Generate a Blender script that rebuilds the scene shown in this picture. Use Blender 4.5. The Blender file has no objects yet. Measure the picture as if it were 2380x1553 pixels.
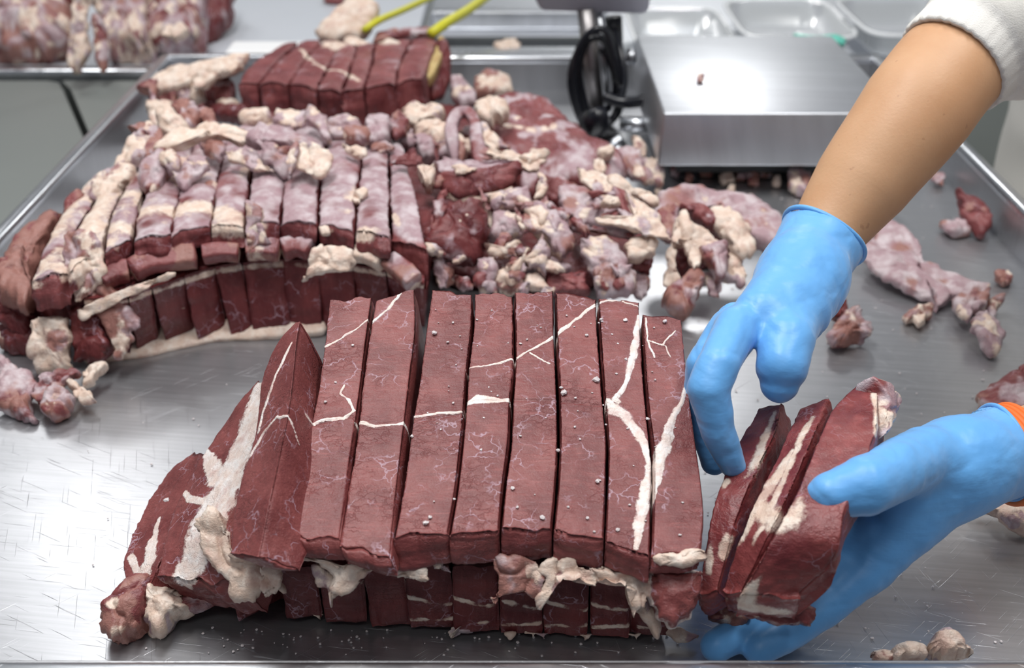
import bpy, math, random
import numpy as np
from mathutils import Vector, Euler

C = bpy.context.scene.collection
SC = bpy.context.scene
# ------------------------------------------------------------------ camera
FPX = 2600.0                       # focal length for a 2380 px wide frame
H = 0.60                           # lens height over the tray floor (z = 0)
TH = math.radians(29.93)
ST, CT = math.sin(TH), math.cos(TH)
cam_d = bpy.data.cameras.new('camera'); cam = bpy.data.objects.new('camera', cam_d); C.objects.link(cam)
cam.location = (0, 0, H); cam.rotation_euler = (math.pi/2 - TH, 0, 0)
cam_d.sensor_width = 36.0; cam_d.lens = 36.0*FPX/2380.0
cam_d.clip_start = .02
cam_d.dof.use_dof = True; cam_d.dof.focus_distance = .84; cam_d.dof.aperture_fstop = 5.6
SC.camera = cam
# ------------------------------------------------------------------ light
SC.view_settings.view_transform = 'Standard'; SC.view_settings.look = 'None'
SC.view_settings.gamma = 1.0; SC.view_settings.use_curve_mapping = False
SC.view_settings.exposure = 0.0
w = bpy.data.worlds.new('room_light'); SC.world = w; w.use_nodes = True
bg = w.node_tree.nodes['Background']; bg.inputs[0].default_value = (.80, .86, 1.0, 1); bg.inputs[1].default_value = .16
LAMPS = [  # x, y, z, size x, size y, watts
    (-1.62, 3.25, 2.05, .50, .60, 10),
    (-1.05, 2.45, 2.05, .30, .70, 8),
    (-.40, .95, 2.05, .35, 1.3, 34),
    (.80, .85, 2.05, .35, 1.3, 22),
    (.78, 4.7, 2.05, .45, .60, 26),
    (-.25, -.75, 2.05, 1.3, .30, 7.5),  # added fill lamp behind the camera, brightens block front and near tray
]
for i, (x, y, z, sx, sy, e) in enumerate(LAMPS):
    ld = bpy.data.lights.new('tube_or_fill_light', 'AREA'); ld.shape = 'RECTANGLE'; ld.size = sx; ld.size_y = sy
    ld.energy = e; ld.color = (1.0, .99, .975)
    lo = bpy.data.objects.new('tube_or_fill_light', ld); C.objects.link(lo); lo.location = (x, y, z)

# ------------------------------------------------------------------ geometry of the view
def ray(px, py):
    u = (px-1190.0)/FPX; v = (py-776.5)/FPX
    return np.array([u, CT - v*ST, -(ST + v*CT)])
CAM = np.array([0, 0, H])
def un(px, py, z):                 # the point at height z seen at a pixel
    d = ray(px, py); return CAM + d*((z-H)/d[2])
def uny(px, py, Y):                # the point at distance Y seen at a pixel
    d = ray(px, py); return CAM + d*(Y/d[1])
def unp(px, py, p0, n):            # the point on a plane seen at a pixel
    d = ray(px, py); return CAM + d*(np.dot(p0-CAM, n)/np.dot(d, n))

# ------------------------------------------------------------------ noise
def _hash(ix, iy, iz, s):
    h = (ix*374761393 + iy*668265263 + iz*2147483647 + s*1274126177) & 0xffffffff
    h = ((h ^ (h >> 13))*1274126177) & 0xffffffff
    h = ((h ^ (h >> 16))*2246822519) & 0xffffffff
    return ((h ^ (h >> 15)) & 0xffff)/32767.5 - 1.0
def vnoise(P, s=0):
    P = np.asarray(P, float); I = np.floor(P).astype(np.int64); f = P - I; f = f*f*(3-2*f)
    r = 0
    for a in (0, 1):
        wa = f[:, 0] if a else 1-f[:, 0]
        for b in (0, 1):
            wb = f[:, 1] if b else 1-f[:, 1]
            for c in (0, 1):
                wc = f[:, 2] if c else 1-f[:, 2]
                r = r + wa*wb*wc*_hash(I[:, 0]+a, I[:, 1]+b, I[:, 2]+c, s)
    return r
def fbm(P, scale, s=0, octv=3):
    r = 0; a = .5; P = np.asarray(P)*scale
    for o in range(octv):
        r = r + a*vnoise(P, s+o*17); P = P*2.03 + 5.1; a *= .5
    return r/.9
def sstep(a, b, x):
    t = np.clip((x-a)/(b-a), 0, 1); return t*t*(3-2*t)

# ------------------------------------------------------------------ objects
def world_loc(o):
    v = Vector((0, 0, 0))
    while o is not None: v = v + o.location; o = o.parent
    return v
def tag(o, label=None, cat=None, group=None, kind=None):
    if label: o['label'] = label
    if cat: o['category'] = cat
    if group: o['group'] = group
    if kind: o['kind'] = kind
    return o
def empty(name, loc, label=None, cat=None, group=None):
    o = bpy.data.objects.new(name, None); C.objects.link(o); o.location = loc; o.empty_display_size = .02
    return tag(o, label, cat, group)
def build(name, V, F, mat, parent=None, paint=None, smooth=True, label=None, cat=None, group=None, kind=None):
    V = np.asarray(V, float)
    org = np.array([(V[:, 0].min()+V[:, 0].max())/2, (V[:, 1].min()+V[:, 1].max())/2, V[:, 2].min()])
    me = bpy.data.meshes.new(name)
    me.from_pydata((V-org).tolist(), [], F if isinstance(F, list) else F.tolist())
    if smooth: me.shade_smooth()
    if paint is not None:
        at = me.attributes.new('paint', 'FLOAT_COLOR', 'POINT')
        c = np.ones((len(V), 4), np.float32); c[:, :3] = paint
        at.data.foreach_set('color', c.ravel())
    me.materials.append(mat); me.update()
    o = bpy.data.objects.new(name, me); C.objects.link(o)
    o.location = org - (np.array(world_loc(parent)) if parent else 0)
    if parent: o.parent = parent
    return tag(o, label, cat, group, kind)
def grid_faces(nr, nc, close=True, off=0):          # rings x columns, wrapped round the ring
    r = np.arange(nr-1)[:, None]; c = np.arange(nc if close else nc-1)[None, :]
    a = r*nc + c; b = r*nc + (c+1) % nc
    return (np.stack([a, b, b+nc, a+nc], -1).reshape(-1, 4) + off)
def normals(V, F):
    a = V[F[:, 2]]-V[F[:, 0]]; b = V[F[:, 3]]-V[F[:, 1]]; n = np.cross(a, b)
    N = np.zeros_like(V)
    for k in range(4): np.add.at(N, F[:, k], n)
    return N/(np.linalg.norm(N, axis=1, keepdims=True)+1e-12)
def smooth_paint(c): return np.clip(c, 0, 1)

# ------------------------------------------------------------------ materials
def mat_new(name):
    m = bpy.data.materials.new(name); m.use_nodes = True; nt = m.node_tree
    return m, nt, nt.nodes['Principled BSDF']
class NT:
    def __init__(s, nt): s.nt = nt
    def n(s, t, **kw):
        nd = s.nt.nodes.new(t)
        for k, v in kw.items(): setattr(nd, k, v)
        return nd
    def l(s, a, b): s.nt.links.new(a, b)
    def val(s, v, inp):
        if hasattr(v, 'is_linked') or isinstance(v, bpy.types.NodeSocket): s.l(v, inp)
        else: inp.default_value = v
    def math(s, op, a, b=0.0, c=None, clamp=False):
        nd = s.n('ShaderNodeMath', operation=op, use_clamp=clamp); s.val(a, nd.inputs[0]); s.val(b, nd.inputs[1])
        if c is not None: s.val(c, nd.inputs[2])
        return nd.outputs[0]
    def mix(s, f, a, b):
        nd = s.n('ShaderNodeMix', data_type='RGBA'); s.val(f, nd.inputs[0])
        for v, i in ((a, 6), (b, 7)):
            if isinstance(v, tuple): nd.inputs[i].default_value = v + (1,) if len(v) == 3 else v
            else: s.l(v, nd.inputs[i])
        return nd.outputs[2]
    def ss(s, x, a, b):
        nd = s.n('ShaderNodeMapRange', interpolation_type='SMOOTHSTEP'); s.val(x, nd.inputs[0])
        nd.inputs[1].default_value = a; nd.inputs[2].default_value = b
        return nd.outputs[0]
    def noise(s, vec, scale, detail=3, rough=.55, out='Fac'):
        nd = s.n('ShaderNodeTexNoise'); nd.inputs['Scale'].default_value = scale
        nd.inputs['Detail'].default_value = detail; nd.inputs['Roughness'].default_value = rough
        if vec is not None: s.l(vec, nd.inputs['Vector'])
        return nd.outputs[out]
    def mapping(s, vec, sc, rot=(0, 0, 0)):
        nd = s.n('ShaderNodeMapping'); nd.inputs['Scale'].default_value = sc; nd.inputs['Rotation'].default_value = rot
        s.l(vec, nd.inputs['Vector']); return nd.outputs[0]

def tex_space(T):
    tc = T.n('ShaderNodeTexCoord').outputs['Object']; oi = T.n('ShaderNodeObjectInfo').outputs['Random']
    s_ = T.n('ShaderNodeVectorMath', operation='ADD'); T.l(tc, s_.inputs[0]); m_ = T.math('MULTIPLY', oi, 7.3); T.l(m_, s_.inputs[1]); return s_.outputs[0]
def meat_mat(name, red_a, red_b, fat_c=(.82, .72, .63), skin_c=(.40, .27, .30), brown_c=(.25, .115, .095),
             vein=.75, rough=.40, grain=(70, 420, 420), crack=.5, bump=1.0, fe=.70):
    m, nt, B = mat_new(name); T = NT(nt)
    tc = tex_space(T)
    at = T.n('ShaderNodeAttribute', attribute_name='paint')
    sp = T.n('ShaderNodeSeparateColor'); T.l(at.outputs['Color'], sp.inputs[0])
    fat_a, skin_a, brown_a = sp.outputs[0], sp.outputs[1], sp.outputs[2]
    big = T.noise(tc, 28, 4); med = T.noise(tc, 130, 5, .65); fine = T.noise(tc, 700, 3, .6)
    fib = T.noise(T.mapping(tc, grain), 1.0, 4, .6)
    red = T.mix(T.ss(big, .3, .7), red_a + (1,), red_b + (1,))
    red = T.mix(T.math('MULTIPLY', T.ss(fib, .50, .78), .35), red, tuple(min(1, c*1.7+.02) for c in red_b) + (1,))
    red = T.mix(T.math('MULTIPLY', T.ss(fine, .58, .8), .3), red, tuple(c*.45 for c in red_a) + (1,))
    # marbling: thin pale veins
    wv = T.n('ShaderNodeVectorMath', operation='SCALE'); T.l(T.noise(tc, 60, 3, .6, 'Color'), wv.inputs[0]); wv.inputs[3].default_value = .022
    av = T.n('ShaderNodeVectorMath', operation='ADD'); T.l(tc, av.inputs[0]); T.l(wv.outputs[0], av.inputs[1])
    vo = T.n('ShaderNodeTexVoronoi', feature='DISTANCE_TO_EDGE'); vo.inputs['Scale'].default_value = 56
    T.l(av.outputs[0], vo.inputs['Vector'])
    line = T.math('SUBTRACT', 1.0, T.ss(vo.outputs['Distance'], .0, .04))
    vm = T.math('MULTIPLY', line, T.ss(T.noise(tc, 38, 3), .46, .66))
    red = T.mix(T.math('MULTIPLY', vm, vein), red, (.48, .33, .40, 1))
    v2 = T.n('ShaderNodeTexVoronoi', feature='DISTANCE_TO_EDGE'); v2.inputs['Scale'].default_value = 1.0
    a2 = T.n('ShaderNodeVectorMath', operation='ADD'); T.l(T.mapping(tc, (75, 190, 190)), a2.inputs[0])
    w2 = T.n('ShaderNodeVectorMath', operation='SCALE'); T.l(T.noise(tc, 150, 3, .6, 'Color'), w2.inputs[0]); w2.inputs[3].default_value = 1.8
    T.l(w2.outputs[0], a2.inputs[1]); T.l(a2.outputs[0], v2.inputs['Vector'])
    ckm = T.ss(T.noise(tc, 30, 3), .46, .62)
    ck = T.math('SUBTRACT', 1.0, T.math('MULTIPLY', T.math('SUBTRACT', 1.0, T.ss(v2.outputs['Distance'], .01, .09)), ckm))
    red = T.mix(T.math('MULTIPLY', T.math('SUBTRACT', 1.0, ck), crack), red, tuple(c*.55 for c in red_a) + (1,))
    # brown, skin, fat
    jit = T.math('MULTIPLY', T.math('SUBTRACT', med, .5), .9)
    br = T.ss(T.math('ADD', brown_a, jit), .4, .75)
    col = T.mix(br, red, T.mix(med, brown_c + (1,), tuple(min(1, c*1.6) for c in brown_c) + (1,)))
    sk = T.ss(T.math('ADD', skin_a, T.math('MULTIPLY', T.math('SUBTRACT', big, .5), .9)), .25, .9)
    skc = T.mix(T.ss(T.noise(tc, 55, 4, .6), .38, .68), skin_c + (1,), (.63, .555, .58, 1))
    col = T.mix(T.math('MULTIPLY', sk, .88), col, skc)
    ft = T.ss(T.math('ADD', T.math('ADD', fat_a, T.math('MULTIPLY', jit, .8)), T.math('MULTIPLY', T.math('SUBTRACT', fine, .5), .25)), .38, fe)
    fc = T.mix(T.ss(T.noise(tc, 90, 4, .65), .35, .72), (fat_c[0]*.86, fat_c[1]*.74, fat_c[2]*.68, 1), fat_c + (1,))
    fc = T.mix(T.math('MULTIPLY', T.ss(T.noise(tc, 48, 5, .65), .50, .70), .75), fc, (fat_c[0]*.66, fat_c[1]*.47, fat_c[2]*.44, 1))
    fc = T.mix(T.math('MULTIPLY', T.ss(T.noise(tc, 210, 4, .6), .56, .75), .5), fc, (fat_c[0]*.55, fat_c[1]*.33, fat_c[2]*.30, 1))
    col = T.mix(ft, col, fc)
    T.l(col, B.inputs['Base Color'])
    rg = T.math('ADD', rough - .1, T.math('MULTIPLY', med, .22)); T.l(rg, B.inputs['Roughness'])
    B.inputs['Specular IOR Level'].default_value = .42
    B.inputs['Subsurface Weight'].default_value = .0
    # relief
    h = T.math('ADD', T.math('MULTIPLY', fine, .5), T.math('MULTIPLY', med, .8))
    h = T.math('ADD', h, T.math('MULTIPLY', fib, .5))
    h = T.math('ADD', h, T.math('MULTIPLY', ck, crack*1.4))
    h = T.math('ADD', h, T.math('MULTIPLY', ft, .3))
    bp = T.n('ShaderNodeBump'); bp.inputs['Strength'].default_value = .62*bump; bp.inputs['Distance'].default_value = .0012
    T.l(h, bp.inputs['Height']); T.l(bp.outputs[0], B.inputs['Normal'])
    return m
RED_A, RED_B = (.155, .034, .034), (.25, .070, .066)
M_MEAT = meat_mat('meat_cut', RED_A, RED_B, crack=.22, fat_c=(.90, .86, .84), fe=.56)
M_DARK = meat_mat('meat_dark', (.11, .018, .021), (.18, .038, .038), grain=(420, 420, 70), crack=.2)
M_SCRAP = meat_mat('meat_scrap', (.15, .032, .035), (.26, .075, .075), vein=.5, crack=.15, rough=.36, bump=1.2)
M_PALE = meat_mat('meat_pale', (.30, .13, .13), (.38, .20, .19), vein=.3, crack=.1, rough=.36, bump=1.2)

def simple(name, col, rough=.5, metal=0, spec=.5, bump=None, coat=0, trans=0, emit=None):
    m, nt, B = mat_new(name); T = NT(nt)
    B.inputs['Base Color'].default_value = col + (1,); B.inputs['Roughness'].default_value = rough
    B.inputs['Metallic'].default_value = metal; B.inputs['Specular IOR Level'].default_value = spec
    B.inputs['Coat Weight'].default_value = coat; B.inputs['Transmission Weight'].default_value = trans
    tc = T.n('ShaderNodeTexCoord').outputs['Object']
    nn = T.noise(tc, 9, 4)
    T.l(T.mix(T.math('MULTIPLY', nn, .25), col + (1,), tuple(c*.75 for c in col) + (1,)), B.inputs['Base Color'])
    if bump:
        bp = T.n('ShaderNodeBump'); bp.inputs['Strength'].default_value = bump[1]; bp.inputs['Distance'].default_value = bump[2] if len(bump) > 2 else .001
        T.l(T.noise(tc, bump[0], 3), bp.inputs['Height']); T.l(bp.outputs[0], B.inputs['Normal'])
    return m
def steel(name, col=(.60, .61, .63), rough=.28, streak=(4, 260, 4), scr=.22, bumpd=.0006, wear=.22, hs=.12, metal=1.0):
    m, nt, B = mat_new(name); T = NT(nt)
    tc = T.n('ShaderNodeTexCoord').outputs['Object']
    B.inputs['Metallic'].default_value = metal
    s1 = T.noise(T.mapping(T.mapping(tc, (1, 1, 1), (0, 0, .12)), streak), 1.0, 4, .6)
    cl = T.noise(tc, 5, 5, .6)
    rg = T.math('ADD', rough-.06, T.math('MULTIPLY', cl, wear)); rg = T.math('ADD', rg, T.math('MULTIPLY', s1, .05)); T.l(rg, B.inputs['Roughness'])
    c = T.mix(T.ss(s1, .3, .7), tuple(x*.86 for x in col) + (1,), col + (1,))
    c = T.mix(T.math('MULTIPLY', T.ss(cl, .35, .7), .3), c, tuple(x*.75 for x in col) + (1,))
    h = T.math('MULTIPLY', s1, hs)
    for k, (rot, sc) in enumerate((((0, 0, .5), (14, 900, 3)), ((0, 0, -.75), (18, 800, 3)), ((0, 0, 1.3), (12, 950, 3)), ((0, 0, .15), (16, 1000, 3)))):
        sn = T.noise(T.mapping(T.mapping(tc, (1, 1, 1), rot), sc), 1.0, 1, .5)
        sl = T.ss(sn, .70, .76); h = T.math('ADD', h, T.math('MULTIPLY', sl, scr))
    h = T.math('ADD', h, T.math('MULTIPLY', T.noise(tc, 3.2, 2), 1.4))
    T.l(c, B.inputs['Base Color'])
    bp = T.n('ShaderNodeBump'); bp.inputs['Strength'].default_value = .5; bp.inputs['Distance'].default_value = bumpd
    T.l(h, bp.inputs['Height']); T.l(bp.outputs[0], B.inputs['Normal'])
    return m
M_STEEL = steel('brushed_steel', rough=.25, metal=.80, col=(.50, .51, .535), hs=.05, scr=.5)
M_STEEL2 = steel('satin_steel', col=(.72, .74, .78), rough=.34, scr=.2)
M_RIM = steel('rim_steel', col=(.74, .76, .80), rough=.22, scr=.2)

# ------------------------------------------------------------------ shapes
def resample(P, n):
    P = np.asarray(P, float); d = np.r_[0, np.cumsum(np.linalg.norm(np.diff(P, axis=0), axis=1))]
    t = np.linspace(0, d[-1], n)
    return np.stack([np.interp(t, d, P[:, k]) for k in range(P.shape[1])], 1)
def crom(P, n, closed=False):
    P = np.asarray(P, float); m = len(P)
    if closed: Q = np.vstack([P[-1:], P, P[:2]]); segs = m
    else: Q = np.vstack([2*P[0]-P[1], P, 2*P[-1]-P[-2]]); segs = m-1
    out = []
    k = max(4, int(4*n/segs))
    for i in range(segs):
        p0, p1, p2, p3 = Q[i:i+4]; t = np.linspace(0, 1, k, endpoint=False)[:, None]
        out.append(.5*((2*p1)+(-p0+p2)*t+(2*p0-5*p1+4*p2-p3)*t*t+(-p0+3*p1-3*p2+p3)*t**3))
    out = np.vstack(out+[P[:1] if closed else P[-1:]])
    r = resample(out, n+1 if closed else n)
    return r[:-1] if closed else r

def seam_amount(XY, seams):
    """how much fat at each point, from the fat seams that run through the muscle"""
    A = np.zeros(len(XY))
    for pts, hw in seams:
        for i in range(len(pts)-1):
            a, b = pts[i], pts[i+1]; d = b-a; L = float(d@d)+1e-12
            t = np.clip(((XY-a)@d)/L, 0, 1); dist = np.linalg.norm(XY-(a+t[:, None]*d), axis=1)
            w0 = hw[i] if isinstance(hw, (list, tuple)) else hw
            w1 = hw[i+1] if isinstance(hw, (list, tuple)) else hw
            ww = w0+(w1-w0)*t
            A = np.maximum(A, 1-.5*dist/ww)
    return np.clip(A, 0, 1)

def slab(name, L, R, D0, D1, mat, parent=None, nt=90, ntop=36, nside=16, amp=.0012, freq=60, rag=.004,
         seams=None, bias=(-9, -9, -9), topskin_or_sheen=None, corner=.0022, seed=0, crown=0.0, paintfn=None, taper=0.0,
         bulge=.004, groove=None, step=None, **kw):
    """a thick slice of meat: top face between the edge lines L and R, sides down by D0 (start) .. D1 (end)"""
    L = crom(L, nt); R = crom(R, nt)
    t = np.linspace(0, 1, nt)[:, None]; D = D0+(D1-D0)*t
    s = np.linspace(0, 1, ntop+1)
    rows = []
    top = L[:, None, :]*(1-s)[None, :, None] + R[:, None, :]*s[None, :, None]
    if crown: top[:, :, 2] += crown*np.sin(np.pi*s)[None, :]
    q = np.linspace(0, 1, nside+1)[1:]
    LB = L+D; RB = R+D; mid = (LB+RB)/2
    LB = LB+(mid-LB)*taper; RB = RB+(mid-RB)*taper
    right = R[:, None, :]*(1-q)[None, :, None] + RB[:, None, :]*q[None, :, None]
    nb = ntop; sb = np.linspace(0, 1, nb+1)[1:]
    bot = RB[:, None, :]*(1-sb)[None, :, None] + LB[:, None, :]*sb[None, :, None]
    left = LB[:, None, :]*(1-q)[None, :, None] + L[:, None, :]*q[None, :, None]
    G = np.concatenate([top, right, bot, left[:, :-1]], 1)       # nt x nc x 3
    nc = G.shape[1]
    istop = np.zeros(nc, bool); istop[:ntop+1] = True
    # ragged ends
    tan0 = (G[0]-G[3]); tan0 /= np.linalg.norm(tan0, axis=1, keepdims=True)+1e-9
    tan1 = (G[-1]-G[-4]); tan1 /= np.linalg.norm(tan1, axis=1, keepdims=True)+1e-9
    e0 = fbm(G[0], 90, seed+3)*rag*1.6; e1 = fbm(G[-1], 90, seed+5)*rag*1.6
    w0 = np.clip(1-np.arange(nt)/(.12*nt), 0, 1)[:, None, None]**1.5; w1 = w0[::-1]
    G = G + w0*(tan0*e0[:, None])[None] + w1*(tan1*e1[:, None])[None]
    # end faces: a patch of quads spanned between the four sides of the end ring
    ii, jj = np.meshgrid(np.arange(ntop+1), np.arange(nside+1), indexing='ij')
    def capgrid(ring, dirn, row, off):
        T_, B_ = ring[:ntop+1], ring[ntop+nside+ntop-np.arange(ntop+1)]
        R_ = ring[ntop+np.arange(nside+1)]; L_ = ring[(2*ntop+2*nside-np.arange(nside+1)) % nc]
        u = (ii/ntop)[..., None]; v = (jj/nside)[..., None]
        Q = T_[:, None]*(1-v)+B_[:, None]*v+L_[None]*(1-u)+R_[None]*u-(T_[0]*(1-u)*(1-v)+T_[-1]*u*(1-v)+B_[0]*(1-u)*v+B_[-1]*u*v)
        Q = Q + dirn*bulge*(16*u*(1-u)*v*(1-v))**.35
        inn = (ii > 0) & (ii < ntop) & (jj > 0) & (jj < nside)
        ids = np.where(jj == 0, ii, np.where(ii == ntop, ntop+jj, np.where(jj == nside, 2*ntop+nside-ii, (2*ntop+2*nside-jj) % nc)))+row*nc
        ids = ids.copy(); ids[inn] = off+np.arange(inn.sum())
        f = np.stack([ids[:-1, :-1], ids[1:, :-1], ids[1:, 1:], ids[:-1, 1:]], -1).reshape(-1, 4)
        return Q[inn], f
    nG = nt*nc; nI = (ntop-1)*(nside-1)
    q0, f0 = capgrid(G[0], tan0.mean(0), 0, nG); q1, f1 = capgrid(G[-1], tan1.mean(0), nt-1, nG+nI)
    V = np.vstack([G.reshape(-1, 3), q0, q1]); F = np.vstack([grid_faces(nt, nc)[:, ::-1], f0[:, ::-1], f1])
    nr = nt; K = 0; ext = np.zeros(2*nI)
    topmask = np.zeros((nt, nc), bool); topmask[:, :ntop+1] = True; topmask = np.r_[topmask.ravel(), ext > 1]
    N = normals(V, F)
    cen = V.mean(0)
    if np.mean(np.einsum('ij,ij->i', N, V-cen)) < 0: N = -N; F = F[:, ::-1]
    # round the long corners a little: pull corner columns in
    cj = np.zeros(nc)
    for cidx in (0, ntop, ntop+nside, ntop+nside+nb):
        dd = np.minimum(np.abs(np.arange(nc)-cidx), nc-np.abs(np.arange(nc)-cidx)); cj = np.maximum(cj, np.exp(-(dd/1.2)**2))
    edge = np.r_[np.tile(cj, nr), ext]; V = V - N*(edge*corner*.55)[:, None]
    n1 = fbm(V, freq, seed, 3); n2 = fbm(V, freq*4.5, seed+9, 2); n3 = fbm(V, freq*.35, seed+21, 2)
    V = V + N*(n1*amp + n2*amp*.35*(1+2.2*edge) + n3*amp*1.6)[:, None]
    paint = np.zeros((len(V), 3))
    for k in range(3):
        if bias[k] > -5: paint[:, k] = np.clip(.5+1.6*(fbm(V, 55, seed+40+k, 4)+bias[k]), 0, 1)
    if seams is not None:
        XY = V[:, :2]+np.stack([fbm(V, 130, 801, 3), fbm(V, 130, 802, 3)], 1)*.0016
        sm = seam_amount(XY, seams); sm = np.clip(sm+.16*fbm(V, 70, 803, 3)-.04, 0, 1)
        wide = seam_amount(XY, [(p, [q*2.3 for q in h] if isinstance(h, (list, tuple)) else h*2.3) for p, h in seams])
        paint[:, 1] = np.maximum(paint[:, 1], sstep(.5, .95, wide)*.75*sstep(-.3, .4, fbm(V, 35, 807, 2)))
        paint[:, 0] = np.maximum(paint[:, 0], sm)
        V = V + N*(sstep(.5, .8, sm)*.0006)[:, None]
    if topskin_or_sheen is not None:
        tm = topmask; paint[:, 1] = np.where(tm, np.clip(topskin_or_sheen+.9*fbm(V, 40, seed+70, 3), 0, 1), paint[:, 1])
    if paintfn is not None: paint = paintfn(V, paint, topmask, nr, nc, K)
    if groove is not None:
        g = seam_amount(V[:, :2], groove); V[:, 2] -= topmask*sstep(.5, 1, g)*.0018
    return build(name, V, F, mat, parent, paint, **kw)

def plane_frame(n):
    e1 = np.cross([0, 1.0, 0], n); 
    if np.linalg.norm(e1) < .1: e1 = np.array([1.0, 0, 0])
    e1 /= np.linalg.norm(e1); return e1, np.cross(n, e1)

def blob_outline(cx, cy, w, h, ang=0, rough=.16, seed=0, n=11, sq=.75):
    r = random.Random(seed); out = []
    ca, sa = math.cos(math.radians(ang)), math.sin(math.radians(ang))
    for i in range(n):
        a = 2*math.pi*(i+r.uniform(-.25, .25))/n
        k = 1+r.uniform(-rough, rough)
        x = math.copysign(abs(math.cos(a))**sq, math.cos(a))*w/2*k; y = math.copysign(abs(math.sin(a))**sq, math.sin(a))*h/2*k
        out.append((cx+x*ca-y*sa, cy+x*sa+y*ca))
    return out

def patch(name, outline, z, mat, tilt=25, side=0, thick=.018, box=.34, amp=.0022, freq=45, bias=(-9, -9, -9), spots=(),
          parent=None, seed=0, na=72, nr=16, bend=0, sharp=True, grow=.07, rag=.16, floor=None, rim=None, wrinkle=0, fold=1.0, **kw):
    """an irregular piece lying on a tilted plane; the outline is traced on that plane"""
    o = np.array(outline, float); c = o.mean(0)
    p0 = un(c[0], c[1], z)
    a, b = math.radians(tilt), math.radians(side)
    n = np.array([math.sin(b), -math.sin(a), math.cos(a)*math.cos(b)]); n /= np.linalg.norm(n)
    P = np.array([unp(x, y, p0, n) for x, y in outline])
    P = crom(P, na, True) if not sharp else (crom(P, na, True)*.5 + resample(np.vstack([P, P[:1]]), na+1)[:-1]*.5)
    cen = P.mean(0); e1, e2 = plane_frame(n)
    rad = np.linalg.norm(P-cen, axis=1).mean()
    jit = 1+grow+rag*(fbm(P, 1.1/rad, seed+31, 2)+.8*fbm(P, 3.2/rad, seed+32, 2)+.5*fbm(P, 9/rad, seed+33, 2))
    PJ = (P-cen)*(jit-1)[:, None]
    rings = []; ew = float(np.clip(thick*.5/rad, .10, .45)); ni = max(4, int(nr*.5)); ne = max(5, int(nr*.38)); no = 3; hs = []
    prof = [((1-ew)*(k/ni), 1+.10*(1-(k/ni)**2)) for k in range(1, ni)]
    for k in range(ne+1):
        ph = math.radians(180*k/ne); prof.append((1-ew+ew*math.sin(ph)**.7, math.copysign(abs(math.cos(ph))**.7, math.cos(ph))))
    prof += [((1-ew)*(1-k/no), -1.0) for k in range(1, no)]
    for r, hv in prof: rings.append(cen + (P-cen)*r + PJ*r**6 + n*(hv*thick/2)); hs.append(hv if r > 1-ew-.01 else 9.0)
    top = cen+n*thick/2*1.1; bot = cen-n*thick/2
    A = np.array(rings); nrr = len(rings)
    V = np.vstack([A.reshape(-1, 3), [top], [bot]])
    F = grid_faces(nrr, na)
    N = normals(V, F); N[-2] = n; N[-1] = -n
    if np.mean(np.einsum('ij,ij->i', N, V-cen)) < 0: N = -N; F = F[:, ::-1]; flip = True
    else: flip = False
    L = V-cen; lx = L@e1; ly = L@e2
    if bend: V = V + n*(bend*(lx/rad)**2)[:, None]
    if wrinkle: V = V + n*(wrinkle*np.sin(lx*260+fbm(V, 30, seed)*4))[:, None]
    V = V + N*(fbm(V, freq, seed, 3)*amp*1.3 + fbm(V, freq*.4, seed+3, 2)*amp*1.4 + fbm(V, freq*4, seed+5, 3)*amp*.5)[:, None]
    cr = 1-np.abs(fbm(V, freq*1.15, seed+51, 2))*2.2; V = V - N*(np.clip(cr, 0, 1)**3*amp*1.5*fold)[:, None]
    fl = fbm(V, .9/rad, seed+61, 2); V = V + n*(fl*min(rad*.22, .008)*fold)[:, None]
    V = V + np.stack([fbm(V, freq*1.3, seed+11, 2), fbm(V, freq*1.3, seed+12, 2), 0*lx], 1)*amp*.8
    if floor is not None: V[:, 2] = np.maximum(V[:, 2], floor)
    paint = np.zeros((len(V), 3))
    for k in range(3):
        if bias[k] > -5: paint[:, k] = np.clip(.5+1.7*(fbm(V, 62, seed+40+k*7, 4)+bias[k]), 0, 1)
    for (sx, sy, sr, ch, amt) in spots:
        q = unp(sx, sy, cen+n*thick/2, n); rr = sr*np.linalg.norm(q-CAM)/FPX
        d = np.linalg.norm(V-q, axis=1); m = np.clip(1.25-.75*d/rr + .35*fbm(V, 90, seed+77, 3), 0, 1)*(1 if amt > 0 else 0)
        if amt < 0: paint[:, ch] *= 1-np.clip(1.4-d/rr, 0, 1)
        else: paint[:, ch] = np.maximum(paint[:, ch], m*amt)
    if rim is not None:            # fat or skin along the rim of the piece
        ch, amt, wd = rim; q = np.zeros(len(V)); q[:-2] = np.exp(-(np.repeat(hs, na)/(wd*2.2))**2)*amt; paint[:, ch] = np.maximum(paint[:, ch], q)
    Fl = F.tolist(); T0 = len(V)-2; B0 = len(V)-1
    base = (nrr-1)*na
    for j in range(na):
        k = (j+1) % na
        t1 = [T0, j, k]; t2 = [B0, base+k, base+j]
        if flip: pass
        else: t1 = t1[::-1]; t2 = t2[::-1]
        Fl.append(t1 if flip else t1); Fl.append(t2)
    return build(name, V, Fl, mat, parent, paint, **kw)

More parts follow.
